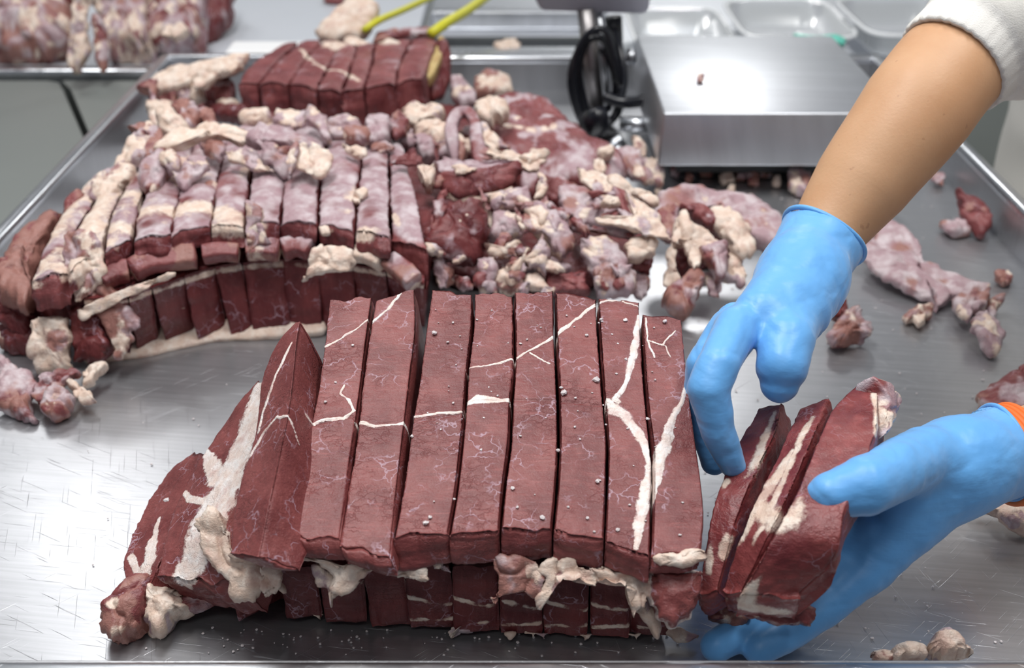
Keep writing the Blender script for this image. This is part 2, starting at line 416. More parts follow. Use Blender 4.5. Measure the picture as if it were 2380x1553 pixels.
def tube(P, r, nring=16, flat=1.0, up=(0, 0, 1), cap=True):
    """loft round a 3-D path; r scalar or per point; flat squashes across 'up'"""
    P = np.asarray(P, float); m = len(P); r = np.broadcast_to(np.asarray(r, float), (m,))
    T = np.gradient(P, axis=0); T /= np.linalg.norm(T, axis=1, keepdims=True)+1e-12
    u = np.cross(T, up); bad = np.linalg.norm(u, axis=1) < .05
    u[bad] = np.cross(T[bad], [1.0, 0.03, 0]); u /= np.linalg.norm(u, axis=1, keepdims=True)
    w = np.cross(u, T)
    a = np.linspace(0, 2*np.pi, nring, endpoint=False)
    A = P[:, None]+r[:, None, None]*(u[:, None]*np.cos(a)[None, :, None] + w[:, None]*np.sin(a)[None, :, None]*flat)
    V = A.reshape(-1, 3); F = grid_faces(m, nring)[:, ::-1].tolist()
    if cap:
        F.append(list(range(nring))); F.append(list(range((m-1)*nring, m*nring))[::-1])
    return V, F
def ribbon(name, pts, wid, thick, mat, n=48, bias=(-9, -9, -9), amp=.0016, freq=60, seed=0, parent=None, rim=None, ups=None, nring=28, **kw):
    """a bent strip of meat or fat; pts are (px, py, z); wid in metres"""
    P = crom(np.array([un(*p) for p in pts]), n)
    t = np.linspace(0, 1, n); end = np.clip(np.minimum(t, 1-t)/.03, 0.0, 1); end = np.sqrt(1-(1-end)**2)*.97+.03
    wid = np.interp(t, np.linspace(0, 1, len(np.atleast_1d(wid))), np.atleast_1d(wid)) if np.ndim(wid) else np.full(n, wid)
    V, F = tube(P, 1.0, nring, up=ups or (0, -.5, .85))
    V = V.reshape(n, nring, 3); D = V-P[:, None]
    u = D[:, 0]; w_ = D[:, nring//4]
    a = np.linspace(0, 2*np.pi, nring, endpoint=False)
    ca = np.sign(np.cos(a))*np.abs(np.cos(a))**.42; sa = np.sign(np.sin(a))*np.abs(np.sin(a))**.42
    V = P[:, None]+u[:, None]*(wid*end/2)[:, None, None]*ca[None, :, None]+w_[:, None]*(thick*end/2)[:, None, None]*sa[None, :, None]
    V = V.reshape(-1, 3); N = (V.reshape(n, nring, 3)-P[:, None]).reshape(-1, 3); N /= np.linalg.norm(N, axis=1, keepdims=True)+1e-9
    V = V+N*(fbm(V, freq*.5, seed+8, 2)*amp*2)[:, None]
    V = V+N*(fbm(V, freq, seed)*amp*1.4+fbm(V, freq*4, seed+4, 2)*amp*.3)[:, None]
    paint = np.zeros((len(V), 3))
    for k in range(3):
        if bias[k] > -5: paint[:, k] = np.clip(.5+1.7*(fbm(V, 42, seed+40+k*7, 4)+bias[k]), 0, 1)
    if rim:
        ch, amt, e0, e1 = rim; s_ = np.tile(np.degrees(a), n); paint[:, ch] = np.maximum(paint[:, ch], amt*((s_ > e0) & (s_ < e1)))
    return build(name, V, F, mat, parent, paint, **kw)

def boxmesh(x0, x1, y0, y1, z0, z1, bev=.002, seg=2):
    import bmesh
    bm = bmesh.new(); bmesh.ops.create_cube(bm, size=1.0)
    for v in bm.verts: v.co = ((x0+x1)/2+v.co.x*(x1-x0), (y0+y1)/2+v.co.y*(y1-y0), (z0+z1)/2+v.co.z*(z1-z0))
    if bev: bmesh.ops.bevel(bm, geom=bm.edges[:], offset=bev, segments=seg, affect='EDGES', profile=.5)
    V = [tuple(v.co) for v in bm.verts]; bm.verts.index_update(); F = [[v.index for v in f.verts] for f in bm.faces]; bm.free()
    return V, F
def hexa(P, bev=.002, seg=2):
    """box from 8 corners: bottom four then top four, anticlockwise"""
    import bmesh
    bm = bmesh.new(); v = [bm.verts.new(p) for p in P]
    for f in ((3, 2, 1, 0), (4, 5, 6, 7), (0, 1, 5, 4), (1, 2, 6, 5), (2, 3, 7, 6), (3, 0, 4, 7)): bm.faces.new([v[i] for i in f])
    if bev: bmesh.ops.bevel(bm, geom=bm.edges[:], offset=bev, segments=seg, affect='EDGES', profile=.5)
    V = [tuple(q.co) for q in bm.verts]; bm.verts.index_update(); F = [[q.index for q in f.verts] for f in bm.faces]; bm.free()
    return V, F
def join(*parts):
    V, F = [], []
    for v, f in parts:
        o = len(V); V += [tuple(q) for q in v]; F += [[i+o for i in g] for g in f]
    return V, F

# ------------------------------------------------------------------ smooth bodies (distance field, surface nets)
def surface_nets(F, org, h):
    S = F < 0; nx, ny, nz = F.shape
    idx = -np.ones((nx-1, ny-1, nz-1), np.int64)
    c8 = [(a, b, c) for a in (0, 1) for b in (0, 1) for c in (0, 1)]
    cnt = sum(S[a:nx-1+a, b:ny-1+b, c:nz-1+c].astype(np.int8) for a, b, c in c8)
    I = np.argwhere((cnt > 0) & (cnt < 8)); idx[tuple(I.T)] = np.arange(len(I))
    acc = np.zeros((len(I), 3)); num = np.zeros(len(I))
    for i, a in enumerate(c8):
        for b in c8[i+1:]:
            if sum(abs(p-q) for p, q in zip(a, b)) != 1: continue
            fa = F[I[:, 0]+a[0], I[:, 1]+a[1], I[:, 2]+a[2]]; fb = F[I[:, 0]+b[0], I[:, 1]+b[1], I[:, 2]+b[2]]
            m = (fa < 0) != (fb < 0); t = np.where(m, fa/(fa-fb+1e-20), 0)
            acc += (np.array(a)+t[:, None]*(np.array(b)-np.array(a)))*m[:, None]; num += m
    V = (I+acc/num[:, None])*h+org
    quads = []
    for ax in range(3):
        sl0 = [slice(1, -1)]*3; sl1 = [slice(1, -1)]*3; sl0[ax] = slice(0, -1); sl1[ax] = slice(1, None)
        A = S[tuple(sl0)]; B = S[tuple(sl1)]
        E = np.argwhere(A != B); 
        if not len(E): continue
        ins = A[tuple(E.T)]
        E = E.copy()
        for k in range(3):
            if k != ax: E[:, k] += 1
        u, v = [(1, 2), (2, 0), (0, 1)][ax]
        def at(du, dv):
            J = E.copy(); J[:, u] -= du; J[:, v] -= dv; return idx[tuple(J.T)]
        q = np.stack([at(1, 1), at(0, 1), at(0, 0), at(1, 0)], 1)
        q[~ins] = q[~ins][:, ::-1]; quads.append(q)
    Q = np.vstack(quads); Q = Q[(Q >= 0).all(1)]
    return V, Q
def sdf_body(chains, h, k=.008, pad=.012, cuts=(), wrinkles=None):
    """chains: [(points, radii, optional k)] merged smoothly"""
    allp = np.vstack([np.asarray(c[0]) for c in chains]); rm = max(np.max(c[1]) for c in chains)
    lo = allp.min(0)-rm-pad; hi = allp.max(0)+rm+pad; n = np.ceil((hi-lo)/h).astype(int)+1
    X, Y, Z = [lo[i]+np.arange(n[i])*h for i in range(3)]
    D = np.full(tuple(n), 1.0, np.float32)
    for c in chains:
        P = np.asarray(c[0]); R = np.broadcast_to(np.asarray(c[1], float), (len(P),)); kk = c[2] if len(c) > 2 else k
        d = np.full(tuple(n), 1.0, np.float32)
        for i in range(len(P)-1):
            a, b, ra, rb = P[i], P[i+1], R[i], R[i+1]
            m = max(ra, rb)+max(kk*3, .02)
            s = [slice(max(0, int((min(a[j], b[j])-m-lo[j])/h)), int((max(a[j], b[j])+m-lo[j])/h)+2) for j in range(3)]
            gx = X[s[0]][:, None, None]; gy = Y[s[1]][None, :, None]; gz = Z[s[2]][None, None, :]
            ab = b-a; L = float(ab@ab)+1e-12
            t = np.clip(((gx-a[0])*ab[0]+(gy-a[1])*ab[1]+(gz-a[2])*ab[2])/L, 0, 1)
            e = np.sqrt((gx-a[0]-t*ab[0])**2+(gy-a[1]-t*ab[1])**2+(gz-a[2]-t*ab[2])**2)-(ra+(rb-ra)*t)
            sub = d[tuple(s)]; np.minimum(sub, e, out=sub)
        hh = np.clip(.5+.5*(D-d)/kk, 0, 1)
        D = D*(1-hh)+d*hh-kk*hh*(1-hh)
    G = (X[:, None, None], Y[None, :, None], Z[None, None, :])
    for f in cuts: D = np.maximum(D, f(*G))
    return surface_nets(D, lo, h)
# ================================================================== setting
def BX(name, dims, mat, parent=None, bev=.002, smooth=False, **kw):
    V, F = boxmesh(*dims, bev=bev); return build(name, V, F, mat, parent, smooth=smooth, **kw)
M_FLOOR = simple('floor_paint', (.26, .28, .26), .45)
M_WALL = simple('wall_paint', (.62, .64, .64), .6)
M_BIN = simple('grey_green_plastic', (.185, .20, .19), .42)
M_BLACK = simple('black_rubber', (.012, .013, .018), .35)
M_CABLE = simple('black_cable', (.008, .009, .014), .3)
M_HEAD = simple('indicator_grey', (.36, .36, .42), .4)
M_WHITE = simple('white_steel_top', (.62, .65, .70), .3)
M_YEL = simple('yellow_cord', (.62, .60, .03), .45, bump=(500, .4))
M_TEAL = simple('teal_plastic', (.16, .62, .50), .35)
M_DK = simple('dark_metal', (.05, .055, .06), .45)

BX('floor', (-3.2, 3.2, -1.5, 5.2, -.95, -.90), M_FLOOR, kind='structure', bev=0)
BX('wall_back', (-3.2, 3.2, 5.2, 5.3, -.90, 2.1), M_WALL, kind='structure', bev=0)
BX('wall_left', (-3.3, -3.2, -1.5, 5.2, -.90, 2.1), M_WALL, kind='structure', bev=0)
BX('wall_right', (3.2, 3.3, -1.5, 5.2, -.90, 2.1), M_WALL, kind='structure', bev=0)

# tray table: floor, four walls, rolled rim
TX0, TX1, TY0, TY1, TZ = -.585, .615, .522, 1.89, .056
tray = empty('steel_work_tray', (0, 1.2, -.9), 'large brushed stainless steel tray table that all the cut meat and the scale stand in', 'work table')
V, F = boxmesh(TX0, TX1, TY0, TY1, -.004, 0.0, bev=0)
nx, ny = 60, 70
xs = np.linspace(TX0, TX1, nx); ys = np.linspace(TY0, TY1, ny)
gx, gy = np.meshgrid(xs, ys, indexing='ij')
P = np.stack([gx.ravel(), gy.ravel(), 0*gx.ravel()], 1); P[:, 2] = fbm(P, 4, 3, 2)*.0006-.0006
build('tray_floor', P, [[i*ny+j, (i+1)*ny+j, (i+1)*ny+j+1, i*ny+j+1] for i in range(nx-1) for j in range(ny-1)], M_STEEL, tray)
t_ = .003
for nm, d in (('tray_wall', (TX0-t_, TX0, TY0, TY1, -.01, TZ)), ('tray_wall', (TX1, TX1+t_, TY0, TY1, -.01, TZ)),
              ('tray_wall', (TX0-t_, TX1+t_, TY0-t_, TY0, -.01, TZ)), ('tray_wall', (TX0-t_, TX1+t_, TY1, TY1+t_, -.01, TZ))):
    BX(nm, d, M_STEEL, tray, bev=.001)
for d in ((TX0-.016, TX0+.001, TY0-.016, TY1+.016, TZ-.012, TZ+.003), (TX1-.001, TX1+.016, TY0-.016, TY1+.016, TZ-.012, TZ+.003),
          (TX0-.016, TX1+.016, TY0-.020, TY0-.001, TZ-.014, TZ+.002), (TX0-.016, TX1+.016, TY1-.001, TY1+.020, TZ-.012, TZ+.003)):
    V, F = boxmesh(*d, bev=.005); build('tray_rim', V, F, M_RIM, tray)
for x in (TX0+.06, TX1-.06):
    for y in (TY0+.08, TY1-.08): V, F = tube([(x, y, -.9), (x, y, -.01)], .02, 16); build('leg', V, F, M_STEEL2, tray)

# neighbouring table behind, left
tb = empty('side_table', (-.9, 2.8, -.9), 'pale steel table behind the tray at upper left, carrying uncut meat', 'table')
tr = un(1000, 90, 0)[0]
BX('table_top', (-2.4, .0-.19+.0, 2.02, 3.9, -.03, 0.0), M_WHITE, tb, bev=.003)
BX('front_rail', (-2.4, -.655, 1.985, 2.018, -.03, .006), M_RIM, tb, bev=.006)
BX('glint_plate', (-.50, -.335, 1.93, 2.00, .035, .055), simple('painted_glint_white', (.95, .95, .95), .3), tb, bev=.004)  # added white plate, its colour stands in for a bright reflection
for x, y in ((-2.3, 2.15), (-.5, 2.15), (-2.3, 3.8), (-.5, 3.8)): V, F = tube([(x, y, -.9), (x, y, -.03)], .025, 14); build('leg', V, F, M_STEEL2, tb)
# right-hand table with clear trays behind the scale
tc_ = empty('packing_table', (.6, 2.7, -.9), 'steel packing table with long rails behind the scale at the top of the picture', 'table')
BX('table_top', (-.18, 1.9, 2.00, 3.9, -.05, -.02), M_STEEL2, tc_, bev=.003)
BX('rail', (-.17, .20, 2.06, 2.10, -.02, .018), M_RIM, tc_, bev=.005)
BX('rail', (-.17, .20, 2.36, 2.39, -.02, .02), M_RIM, tc_, bev=.005)
BX('rail', (-.17, .20, 2.22, 2.235, -.02, .0), M_DK, tc_, bev=.003)
for x, y in ((-.1, 2.15), (1.8, 2.15), (-.1, 3.8), (1.8, 3.8)): V, F = tube([(x, y, -.9), (x, y, -.05)], .025, 14); build('leg', V, F, M_STEEL2, tc_)
M_CLEAR = simple('clear_plastic', (.80, .83, .86), .16, trans=.55)
def cleartray(x0, x1, y0, y1, z0, h, label):
    t = empty('clear_plastic_tray', ((x0+x1)/2, (y0+y1)/2, z0), label, 'tray')
    n = 40; P0 = []; a = np.linspace(0, 2*np.pi, n, endpoint=False)
    def loop(k, z):
        cx, cy = (x0+x1)/2, (y0+y1)/2; rx, ry = (x1-x0)/2*k, (y1-y0)/2*k
        return np.stack([cx+np.sign(np.cos(a))*np.abs(np.cos(a))**.35*rx, cy+np.sign(np.sin(a))*np.abs(np.sin(a))**.35*ry, z+0*a], 1)
    L = [loop(.02, z0), loop(.80, z0), loop(.84, z0+.004), loop(.92, z0+h), loop(1.0, z0+h+.002), loop(1.0, z0+h-.003)]
    V = np.vstack(L); V += np.stack([0*V[:, 0], 0*V[:, 0], fbm(V, 30, 5)*.003], 1)
    build('tray_shell', V, grid_faces(len(L), n), M_CLEAR, t)
    V, F = tube(loop(1.0, z0+h), .004, 8); build('tray_lip', V, F, simple('clear_lip', (.86, .88, .9), .2), t)
cleartray(.23, .42, 2.05, 2.33, -.018, .05, 'clear plastic tray behind the scale platform, left one of three')
cleartray(.44, .66, 2.10, 2.40, -.018, .05, 'clear plastic tray behind the scale platform, middle one of three')
cleartray(.68, .90, 2.12, 2.42, -.018, .05, 'clear plastic tray near the white sleeve, right one of three')
g = [un(1845, 80, .06), un(1900, 92, .06), un(1935, 92, .06), un(1962, 100, .055)]
V, F = tube(crom(np.array(g), 20), np.interp(np.linspace(0, 1, 20), [0, .4, .85, 1], [.003, .009, .016, .013]), 16, flat=.6)
build('scoop_handle', V, F, M_TEAL, label='teal plastic scoop handle lying behind the right end of the scale platform', cat='scoop')
# grey bins to the left of the tray
bz = -.010
for nm, q_, lab in (('storage_bin', [(-500, 186), (122, 184), (140, 196), (150, 216), (208, 350), (330, 640), (-500, 640)], 'grey green plastic bin at the far left beyond the tray rim'),
              ('storage_bin', [(160, 178), (470, 178), (330, 640), (345, 640), (224, 350), (166, 212)], 'grey green plastic bin wedged against the left tray wall')):
    top = np.array([un(x, y, bz) for x, y in q_]); top[:, 0] = np.minimum(top[:, 0], TX0-.022); top[:, 1] = np.minimum(top[:, 1], 1.965)
    bot = top.copy(); bot[:, 2] = -.9; ins = top.mean(0)+(top-top.mean(0))*.985; ins[:, 2] += .004
    n = len(q_); V = np.vstack([bot, top, ins]); F = grid_faces(3, n).tolist()+[list(range(2*n, 3*n))[::-1]]
    build(nm, V, F, M_BIN, smooth=False, label=lab, cat='bin')

# ------------------------------------------------------------------ scale
scale = empty('weighing_scale', (.35, 1.6, 0), 'bench scale with a square steel weighing platform and grey indicator head on a post', 'scale')
x0, x1, y0, y1 = .200, .515, 1.42, 1.80
V, F = hexa([(x0-.004, y0-.002, .044), (x1+.004, y0-.002, .044), (x1+.004, y1, .044), (x0-.004, y1, .044), (x0, y0, .118), (x1, y0, .118), (x1, y1, .118), (x0, y1, .118)], .003, 3)
build('weighing_platform', V, F, M_STEEL2, scale)
base_ = BX('base_frame', (x0+.03, x1-.03, y0+.05, y1-.03, .014, .042), M_DK, scale)
for x, y in ((x0+.05, y0+.06), (x1-.05, y0+.06), (x0+.05, y1-.05), (x1-.05, y1-.05)):
    V, F = tube([(x, y, 0), (x, y, .006), (x, y, .014)], [.016, .016, .010], 18); build('foot', V, F, M_BLACK, base_)
a, b = uny(1386, 262, 1.72), uny(1362, 20, 1.72)
V, F = tube([a, a+(b-a)*.5, b], .0135, 24); build('post', V, F, steel('post_steel', (.42, .40, .40), .35), scale)
V, F = tube([a+np.array([.02, .01, 0]), b+np.array([.02, .01, 0])], .006, 12); build('post', V, F, M_RIM, scale)
V, F = tube([un(1440, 288, .03), un(1530, 290, .03)], .012, 18); build('crossbar', V, F, M_RIM, scale)
V, F = tube([uny(1455, 130, 1.74), uny(1478, 132, 1.74)], .012, 18); build('bracket', V, F, M_RIM, scale)
hb = [uny(1228, -70, 1.70), uny(1500, -70, 1.70), uny(1512, 48, 1.70), uny(1255, 40, 1.70)]
fr = [p+np.array([0, -.05, .0]) for p in hb]
V, F = hexa([hb[3]+[0, .02, 0], hb[2]+[0, .02, 0], hb[2]+[0, .07, .03], hb[3]+[0, .07, .03], hb[0]+[-.01, -.02, 0], hb[1]+[.01, -.02, 0], hb[1]+[.01, .05, .03], hb[0]+[-.01, .05, .03]], .012, 4)
head_ = build('indicator_head', V, F, M_HEAD, scale)
V, F = tube([uny(1425, 40, 1.75), uny(1432, 105, 1.75)], [.014, .011], 18); build('cable_gland', V, F, M_BLACK, head_)
# coil of cable round the post
for i, (cx, cy, rx, ry, w_) in enumerate(((1388, 190, 52, 118, 0), (1384, 200, 56, 108, .3), (1396, 185, 46, 112, .15), (1390, 215, 50, 92, .5), (1382, 180, 44, 105, .7))):
    P = [uny(cx+rx*math.cos(t)+5*math.sin(3*t+w_), cy+ry*math.sin(t)+6*math.cos(2*t+w_), 1.68+.012*i+.01*math.sin(t+i)) for t in np.linspace(0, 2*np.pi, 60)]
    V, F = tube(P, .0052, 12); build('cable', V, F, M_CABLE, scale)
V, F = tube([un(1385, 310, .02), un(1382, 285, .045), un(1395, 262, .07)], [.018, .024, .010], 20); build('cable_knot', V, F, M_CABLE, scale)
V, F = tube(crom(np.array([uny(1405, 225, 1.66), uny(1450, 238, 1.65), uny(1500, 232, 1.64), uny(1535, 205, 1.65)]), 30), .009, 12); build('cable', V, F, M_CABLE, scale)
V, F = tube(crom(np.array([uny(1428, 70, 1.74), uny(1445, 130, 1.70), uny(1450, 200, 1.68), uny(1425, 280, 1.66)]), 30), .0055, 12); build('cable', V, F, M_CABLE, scale)
V, F = tube([un(1424, 345, 0), un(1424, 340, .010), un(1426, 325, .016)], [.022, .022, .012], 20); build('foot', V, F, M_RIM, scale)
patch('meat_crumb', blob_outline(1628, 183, 20, 20, seed=4), .120, M_PALE, tilt=0, thick=.006, na=24, nr=8, bias=(.2, -9, -9), label='tiny tan meat crumb on top of the steel scale platform', cat='meat crumb')
# yellow cords
for pts, r, lab in (([(845, 72, .12), (880, 48, .13), (940, 22, .12), (1030, -20, .10)], .0058, 'yellow cord at the top edge, the left of two, starting beside the pale fat lump'),
                    ([(1000, 80, .12), (1040, 52, .13), (1090, 22, .12), (1160, -30, .10)], .0082, 'thicker yellow cord at the top edge, rising behind the small sliced block')):
    V, F = tube(crom(np.array([un(*p) for p in pts]), 30), r, 12); build('yellow_cord', V, F, M_YEL, label=lab, cat='cord')
# ================================================================== front block of slices
FP0 = np.array([0, .58, .113]); FN = np.array([0, -.319, 1.0]); FN /= np.linalg.norm(FN)
def fp(x, y, up=0.0): return unp(x, y, FP0+FN*up, FN)
PXM = .00031
def sm(pts, hw):
    if isinstance(hw, (list, tuple)): hw = [q*PXM*.85 for q in hw]
    else: hw = max(hw, 2.6)*PXM*.78
    return ([fp(*p)[:2] for p in pts], hw)
SEAMS = [
 sm([(683, 862), (650, 905), (620, 960), (600, 1010)], 5),
 sm([(583, 1058), (610, 1032), (650, 1022), (690, 1062), (700, 1075)], [7, 6, 4, 3, 3]),
 sm([(748, 810), (790, 788), (830, 765), (857, 742)], 3.4),
 sm([(862, 752), (900, 722), (925, 690), (935, 672)], 5),
 sm([(715, 988), (760, 975), (800, 972), (824, 955)], 4.5), sm([(824, 955), (812, 930), (790, 915), (800, 895)], 4),
 sm([(828, 982), (870, 990), (947, 982)], 6), sm([(955, 968), (1020, 962), (1078, 955)], [4, 5, 3]),
 sm([(1083, 940), (1110, 928), (1140, 930), (1187, 930)], [6, 13, 10, 6]),
 
 sm([(1083, 857), (1140, 850), (1190, 838), (1240, 810), (1290, 782), (1340, 740), (1388, 704), (1440, 697)], [3, 3, 4, 4, 5, 5, 5, 3]),
 sm([(1232, 822), (1275, 845)], 3), sm([(1440, 697), (1486, 712)], 2.5),
 sm([(1487, 735), (1477, 800), (1466, 850), (1452, 900), (1430, 930)], [7, 12, 10, 6, 12]),
 sm([(1412, 935), (1425, 950), (1450, 962), (1478, 1000), (1500, 1040), (1512, 1075)], [14, 18, 12, 12, 12, 10]),
 sm([(1512, 1075), (1508, 1120), (1495, 1170), (1486, 1220), (1478, 1275)], [9, 15, 16, 15, 7]),
 sm([(1602, 885), (1585, 930), (1562, 975), (1548, 1030), (1530, 1065), (1528, 1110), (1517, 1160)], [7, 8, 10, 16, 18, 14, 4]),
 sm([(1500, 740), (1505, 790), (1520, 830)], 3), sm([(1540, 800), (1570, 770)], 2), sm([(1508, 790), (1545, 805), (1560, 830)], 2),
]
STEPG = [sm([(715, 990), (820, 968), (830, 984), (947, 984), (1078, 960), (1083, 935), (1187, 931), (1297, 932), (1403, 942)], 4)]
D0, D1 = np.array([0, .0, -.095]), np.array([0, -.003, -.0165])
def front_slice(L, R, label, lean=.0, seed=0, d1=None, mat=None, bias=(-9, -9, -9), **kw):
    d0 = D0+[lean, 0, 0]; d1 = (D1 if d1 is None else np.array(d1))+[lean*.4, 0, 0]
    return slab('meat_slice', [fp(*p) for p in L], [fp(*p) for p in R], d0, d1, mat or M_MEAT, nt=210, ntop=50, nside=18,
                amp=.0007, freq=55, rag=.003, seams=SEAMS, groove=STEPG, seed=seed, bias=bias, label=label, cat='meat slice', **kw)
FS = [
 ([(865, 693), (850, 800), (838, 900), (826, 985), (812, 1080), (800, 1180), (790, 1256)],
  [(765, 700), (755, 790), (740, 900), (722, 985), (705, 1080), (690, 1150), (664, 1212), (656, 1245)], 'front block red slice just right of the slice with the pointed top', .012),
 ([(964, 672), (966, 760), (953, 880), (940, 990), (928, 1090), (918, 1180), (908, 1292)],
  [(872, 703), (857, 790), (842, 900), (836, 960), (823, 1060), (806, 1160), (789, 1268)], 'front block slice with a dark open gap to its right and a pale far notch', .012),
 ([(1098, 684), (1096, 760), (1086, 850), (1079, 940), (1069, 1050), (1057, 1150), (1042, 1238)],
  [(1003, 676), (990, 760), (975, 880), (960, 970), (945, 1080), (929, 1180), (915, 1250)], 'front block red slice just right of the widest dark gap', .006),
 ([(1192, 688), (1193, 780), (1192, 860), (1186, 930), (1181, 1030), (1168, 1130), (1160, 1228)],
  [(1103, 682), (1100, 760), (1090, 850), (1083, 940), (1073, 1050), (1061, 1150), (1046, 1236)], 'front block red slice with a white and lavender fat patch at half length', .002),
 ([(1286, 680), (1288, 770), (1292, 860), (1295, 935), (1296, 1030), (1291, 1130), (1282, 1230)],
  [(1196, 680), (1198, 780), (1197, 860), (1192, 930), (1187, 1030), (1174, 1130), (1165, 1228)], 'front block slice where the diagonal white seam branches, centre of the block', 0),
 ([(1386, 694), (1389, 770), (1395, 860), (1401, 930), (1410, 1030), (1408, 1130), (1403, 1252)],
  [(1291, 682), (1294, 770), (1299, 860), (1301, 935), (1302, 1030), (1297, 1130), (1287, 1232)], 'front block slice crossed by the bold diagonal white seam with large salt grains', 0),
 ([(1486, 702), (1488, 760), (1494, 860), (1503, 960), (1511, 1040), (1514, 1130), (1510, 1290)],
  [(1391, 696), (1395, 770), (1401, 860), (1406, 930), (1414, 1030), (1412, 1130), (1407, 1255)], 'front block slice with a long thick white fat seam along its right edge', 0),
 ([(1584, 738), (1596, 860), (1607, 950), (1621, 1050), (1632, 1130), (1637, 1200), (1628, 1285)],
  [(1493, 736), (1500, 860), (1509, 960), (1519, 1040), (1520, 1130), (1515, 1294)], 'rightmost slice of the front block, beside the gloved fingers', -.004),
]
for i, (R_, L_, lab, lean) in enumerate(FS):
    front_slice(L_, R_, lab, lean, seed=11+i*13, d1=(0, -.003, (-.014, -.014, -.024, -.025, -.025, -.024, -.020, -.012)[i]))
# pointed slice leaning left
slab('meat_slice', [un(*p) for p in ((690, 748, .185), (642, 800, .172), (608, 880, .155), (600, 950, .145), (590, 1020, .135), (560, 1110, .125), (541, 1200, .115), (534, 1285, .108))],
     [un(*p) for p in ((697, 746, .188), (689, 800, .182), (683, 860, .176), (672, 950, .166), (658, 1020, .158), (640, 1110, .145), (621, 1200, .133), (603, 1292, .118))],
     np.array([.036, 0, -.115]), np.array([.024, .004, -.016]), M_MEAT, nt=210, ntop=48, nside=28, amp=.0007, seams=SEAMS, seed=5, rag=.002,
     label='front block slice with a pointed top and dark side, leaning to the left', cat='meat slice')
# leaning outer pieces on the left
def seam3(pts, hw): return ([un(*p) for p in pts], hw)
def paint3(seams, ch=0):
    def f(V, paint, top, nr, nc, K):
        paint[:, ch] = np.maximum(paint[:, ch], seam_amount3(V, seams)); return paint
    return f
def seam_amount3(V, seams):
    A = np.zeros(len(V)); J = fbm(V, 160, 5, 3)*.45
    for pts, hw in seams:
        hs = hw if isinstance(hw, (list, tuple)) else [hw]*len(pts)
        for i in range(len(pts)-1):
            a, b = pts[i], pts[i+1]; d = b-a; t = np.clip(((V-a)@d)/(d@d), 0, 1)
            A = np.maximum(A, 1-.5*np.linalg.norm(V-(a+t[:, None]*d), axis=1)/(hs[i]+(hs[i+1]-hs[i])*t)+J*.3)
    return np.clip(A, 0, 1)
slab('meat_slice', [un(*p) for p in ((592, 892, .112), (545, 945, .098), (492, 1030, .080), (440, 1110, .065), (395, 1210, .055), (363, 1335, .048))],
     [un(*p) for p in ((640, 880, .140), (618, 980, .125), (590, 1080, .112), (560, 1180, .098), (545, 1260, .085), (545, 1360, .058))],
     np.array([.055, 0, -.09]), np.array([.020, .004, -.030]), M_MEAT, nt=120, ntop=60, nside=20, amp=.0012, seed=77, rag=.004,
     paintfn=paint3([seam3([(610, 900, .118), (585, 990, .11), (560, 1070, .10), (530, 1140, .09), (500, 1190, .08), (470, 1260, .07), (430, 1330, .055)], [.010, .014, .017, .018, .020, .016, .011]),
                     seam3([(475, 1050, .078), (500, 1100, .085), (520, 1120, .088)], [.004, .008, .01]),
                     seam3([(415, 1130, .062), (440, 1160, .068), (490, 1170, .08)], .0028)]),
     label='sloping outer slice with a broad white fat seam, left side of the front block', cat='meat slice')
slab('meat_slice', [un(*p) for p in ((448, 1052, .055), (400, 1085, .043), (350, 1150, .035), (310, 1230, .03), (284, 1300, .026), (287, 1350, .024))],
     [un(*p) for p in ((480, 1060, .075), (450, 1130, .062), (425, 1200, .054), (400, 1260, .048), (372, 1310, .042), (350, 1360, .034))],
     np.array([.02, 0, -.05]), np.array([.01, .004, -.022]), M_MEAT, nt=90, ntop=40, nside=16, amp=.0014, seed=91, rag=.003,
     paintfn=paint3([seam3([(368, 1205, .042), (352, 1250, .04), (345, 1300, .038), (335, 1345, .03)], [.002, .004, .006, .007]), seam3([(300, 1290, .03), (320, 1330, .03)], .003)]),
     label='outermost thin meat flap at the lower left of the front block', cat='meat slice')
for nm, out, z, mat, kw in (
 ('fat_piece', [(452, 1215), (480, 1172), (525, 1195), (555, 1280), (595, 1312), (640, 1316), (652, 1372), (612, 1362), (582, 1392), (545, 1384), (505, 1335), (462, 1275)], .072, M_PALE,
   dict(tilt=38, thick=.022, bias=(.55, -9, -9), amp=.003, label='creamy fat mass hanging at the front below the leaning slices', cat='fat piece')),
 ('meat_scrap', [(300, 1352), (345, 1345), (352, 1400), (322, 1460), (268, 1495), (238, 1462), (236, 1425), (275, 1390)], .020, M_SCRAP,
   dict(tilt=25, thick=.030, bias=(-9, -9, .25), spots=[(275, 1475, 28, 0, 1), (325, 1440, 14, 0, 1), (265, 1400, 14, 0, 1)], amp=.003, label='brown frayed meat end at the lowest left tip of the front block', cat='meat scrap')),
 ('fat_piece', [(345, 1372), (400, 1368), (440, 1385), (442, 1420), (400, 1440), (372, 1476), (345, 1462), (340, 1420)], .018, M_PALE,
   dict(tilt=25, thick=.026, bias=(.25, .4, -9), amp=.003, label='pale fat lump beside the brown frayed meat end, lower left', cat='fat piece')),
 ('meat_scrap', [(412, 1392), (480, 1372), (545, 1362), (562, 1385), (510, 1408), (450, 1422), (415, 1415)], .022, M_SCRAP,
   dict(tilt=30, thick=.016, bias=(-9, -.2, .1), amp=.002, label='dark red sliver sticking out under the leaning slices', cat='meat scrap')),
):
    patch(nm, out, z, mat, na=110, nr=26, **kw)

